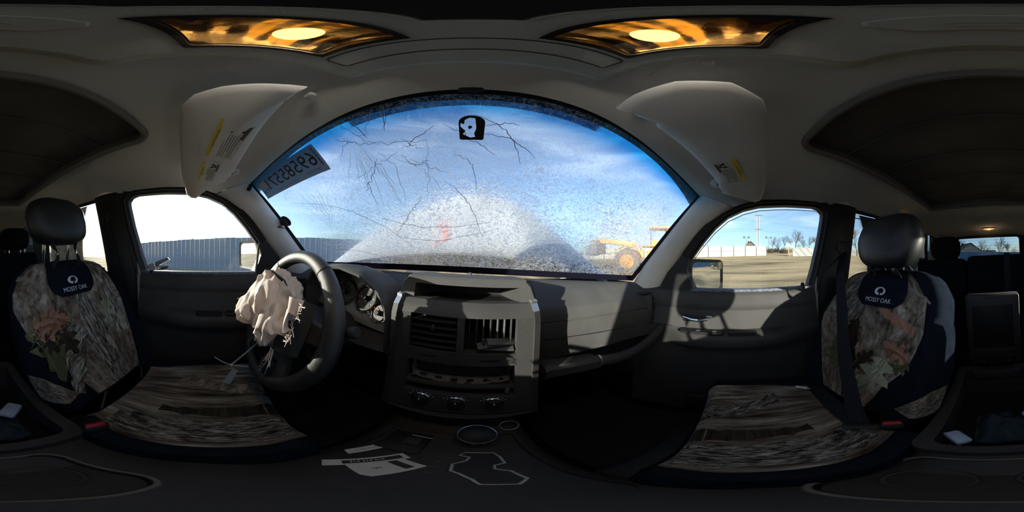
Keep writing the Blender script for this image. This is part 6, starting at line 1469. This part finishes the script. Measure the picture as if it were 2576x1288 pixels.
b = MB(); b.add([SH(u, v, -.0024) for u, v in ((.03, .55), (.15, .55), (.15, .88), (.03, .88))], [(0, 1, 2, 3)]); b.build('date_sticker', M['paper'], sk, smooth=False)
# rear-view mirror pad left on the glass
mp_t = thing('mirror_mount_pad', 'black arched mirror mount mark with torn white glue at the top of the windshield', 'mount pad', WS(-.003, .80))
def PD(x, y, o_=-.001): return WS(-.003+x, .845+y, o_)
arch = [(-.034, -.050)]+[(-.034, .02)]+[(-.034*math.cos(a), .020+.030*math.sin(a)) for a in [PI*k/10 for k in range(1, 10)]]+[(.034, .02), (.034, -.050), (.030, -.054), (-.030, -.054)]
glue = [(-.028, .018), (-.020, .012), (-.018, .030), (-.006, .040), (.008, .038), (.010, .02), (.012, -.005), (.006, -.030), (.014, -.040), (-.004, -.044), (-.016, -.036), (-.026, -.028), (-.016, -.016), (-.024, -.006), (-.030, .004)]
def _ray(poly, a):
    best = .2; c_ = (-.006, -.002); d_ = (math.cos(a), math.sin(a))
    for i in range(len(poly)):
        (x0, y0), (x1, y1) = poly[i-1], poly[i]; ex, ey = x1-x0, y1-y0; den = d_[0]*ey-d_[1]*ex
        if abs(den) < 1e-9: continue
        t_ = ((x0-c_[0])*ey-(y0-c_[1])*ex)/den; q_ = ((x0-c_[0])*d_[1]-(y0-c_[1])*d_[0])/den
        if t_ > 0 and -1e-6 <= q_ <= 1+1e-6: best = min(best, t_)
    return (c_[0]+d_[0]*best, c_[1]+d_[1]*best)
NA = 96; oa = [_ray(arch, 2*PI*k/NA) for k in range(NA)]; ia = [_ray(glue, 2*PI*k/NA) for k in range(NA)]
b = MB(); b.add([PD(*p) for p in oa]+[PD(*p) for p in ia], [(k, (k+1) % NA, NA+(k+1) % NA, NA+k) for k in range(NA)]); b.build('black_print', M['ink'], mp_t, smooth=False)
b = MB(); b.add([PD(x, y, -.0020) for x, y in ((-.010, .002), (-.004, .008), (.002, .002), (-.002, -.006), (-.008, -.008))], [(0, 1, 2, 3, 4)]); b.build('dark_fleck', M['ink'], mp_t, smooth=False)
# frame bump at the header
tag(MB().rbox((-.004, .214, .350), (.036, .016, .012), .004).build('header_clip', M['ink']), 'small black clip at the middle of the windshield header', 'clip')
# suction phone mount
sc_ = thing('suction_mount', 'black suction cup mount with bent arm beside the driver windshield pillar', 'suction mount', (-.640, .262, .105))
c0 = Vector(WS(-.955, .555, -.004)); nin = Vector((.10, -.68, -.72)).normalized()
b = MB(); b.lathe([(.026, 0), (.028, .004), (.024, .010), (.017, .016), (.015, .026), (.0, .028)], tuple(c0), tuple(nin), 24); b.build('suction_cup', M['black'], sc_)
b = MB(); b.lathe([(.020, .012), (.0215, .016), (.019, .020)], tuple(c0), tuple(nin), 24); b.build('cup_collar', M['char'], sc_)
p = [tuple(c0+Vector((.004, -.018, -.030))), tuple(c0+Vector((-.010, -.034, -.030))), tuple(c0+Vector((-.030, -.050, -.012))), tuple(c0+Vector((-.036, -.058, .010))), tuple(c0+Vector((-.036, -.060, .026)))]
MB().tube(p, [.004, .0035, .0035, .0035, .004], 8).build('arm', M['char'], sc_); b = MB(); b.ball(p[0], (.008, .008, .008), 12, 8); b.build('joint', M['silver'], sc_)
b = MB(); b.rbox(tuple(c0+Vector((-.032, -.066, .030))), (.022, .012, .030), .004, Matrix.Rotation(.5, 3, 'Z')); b.build('holder_plate', M['black'], sc_)
# small mirror clip at the upper driver pillar
pc = thing('pillar_clip', 'small black clip on top of the driver windshield pillar', 'clip', (-.655, .128, .262)); MB().rbox((-.655, .128, .272), (.012, .012, .022), .003).build('body', M['black'], pc); b = MB(); b.ball((-.650, .122, .258), (.009, .009, .010), 12, 8); b.build('ball', M['black'], pc)
# broken latch piece on the driver sill
gz_ = thing('broken_latch', 'bent silver latch piece lying on the driver window sill', 'latch', (-.675, -.28, -.10))
b = MB(); b.prism([(-.690, y, z) for y, z in ((-.335, -.088), (-.268, -.056), (-.228, -.042), (-.218, -.052), (-.245, -.066), (-.300, -.092))], (.016, 0, .002)); b.build('upper_jaw', M['chrome'], gz_, smooth=False)
b = MB(); b.prism([(-.688, y, z) for y, z in ((-.318, -.100), (-.318, -.072), (-.292, -.064), (-.284, -.100))], (.020, 0, 0)); b.build('block', M['silver'], gz_, smooth=False)
MB().tube([(-.680, -.285, -.086), (-.680, -.235, -.080)], .006, 10).build('spring', M['chrome'], gz_); b = MB(); b.prism([(-.688, y, z) for y, z in ((-.290, -.100), (-.230, -.078), (-.222, -.086), (-.250, -.098))], (.016, 0, 0)); b.build('lower_jaw', M['steel'], gz_, smooth=False)

# ================================================================ FOOTWELL SIDES
for sx, nm in ((-1, 'left'), (1, 'right')):
    b = MB(); b.grid(lambda u, v: (sx*lerp(.705, .72, u), lerp(.34, .95, u), lerp(-.86, -.10, v)), 4, 4); struct(b.build('baseboard_'+nm, M['black']), 'black kick panel beside the %s footwell' % ('driver' if sx < 0 else 'passenger'))
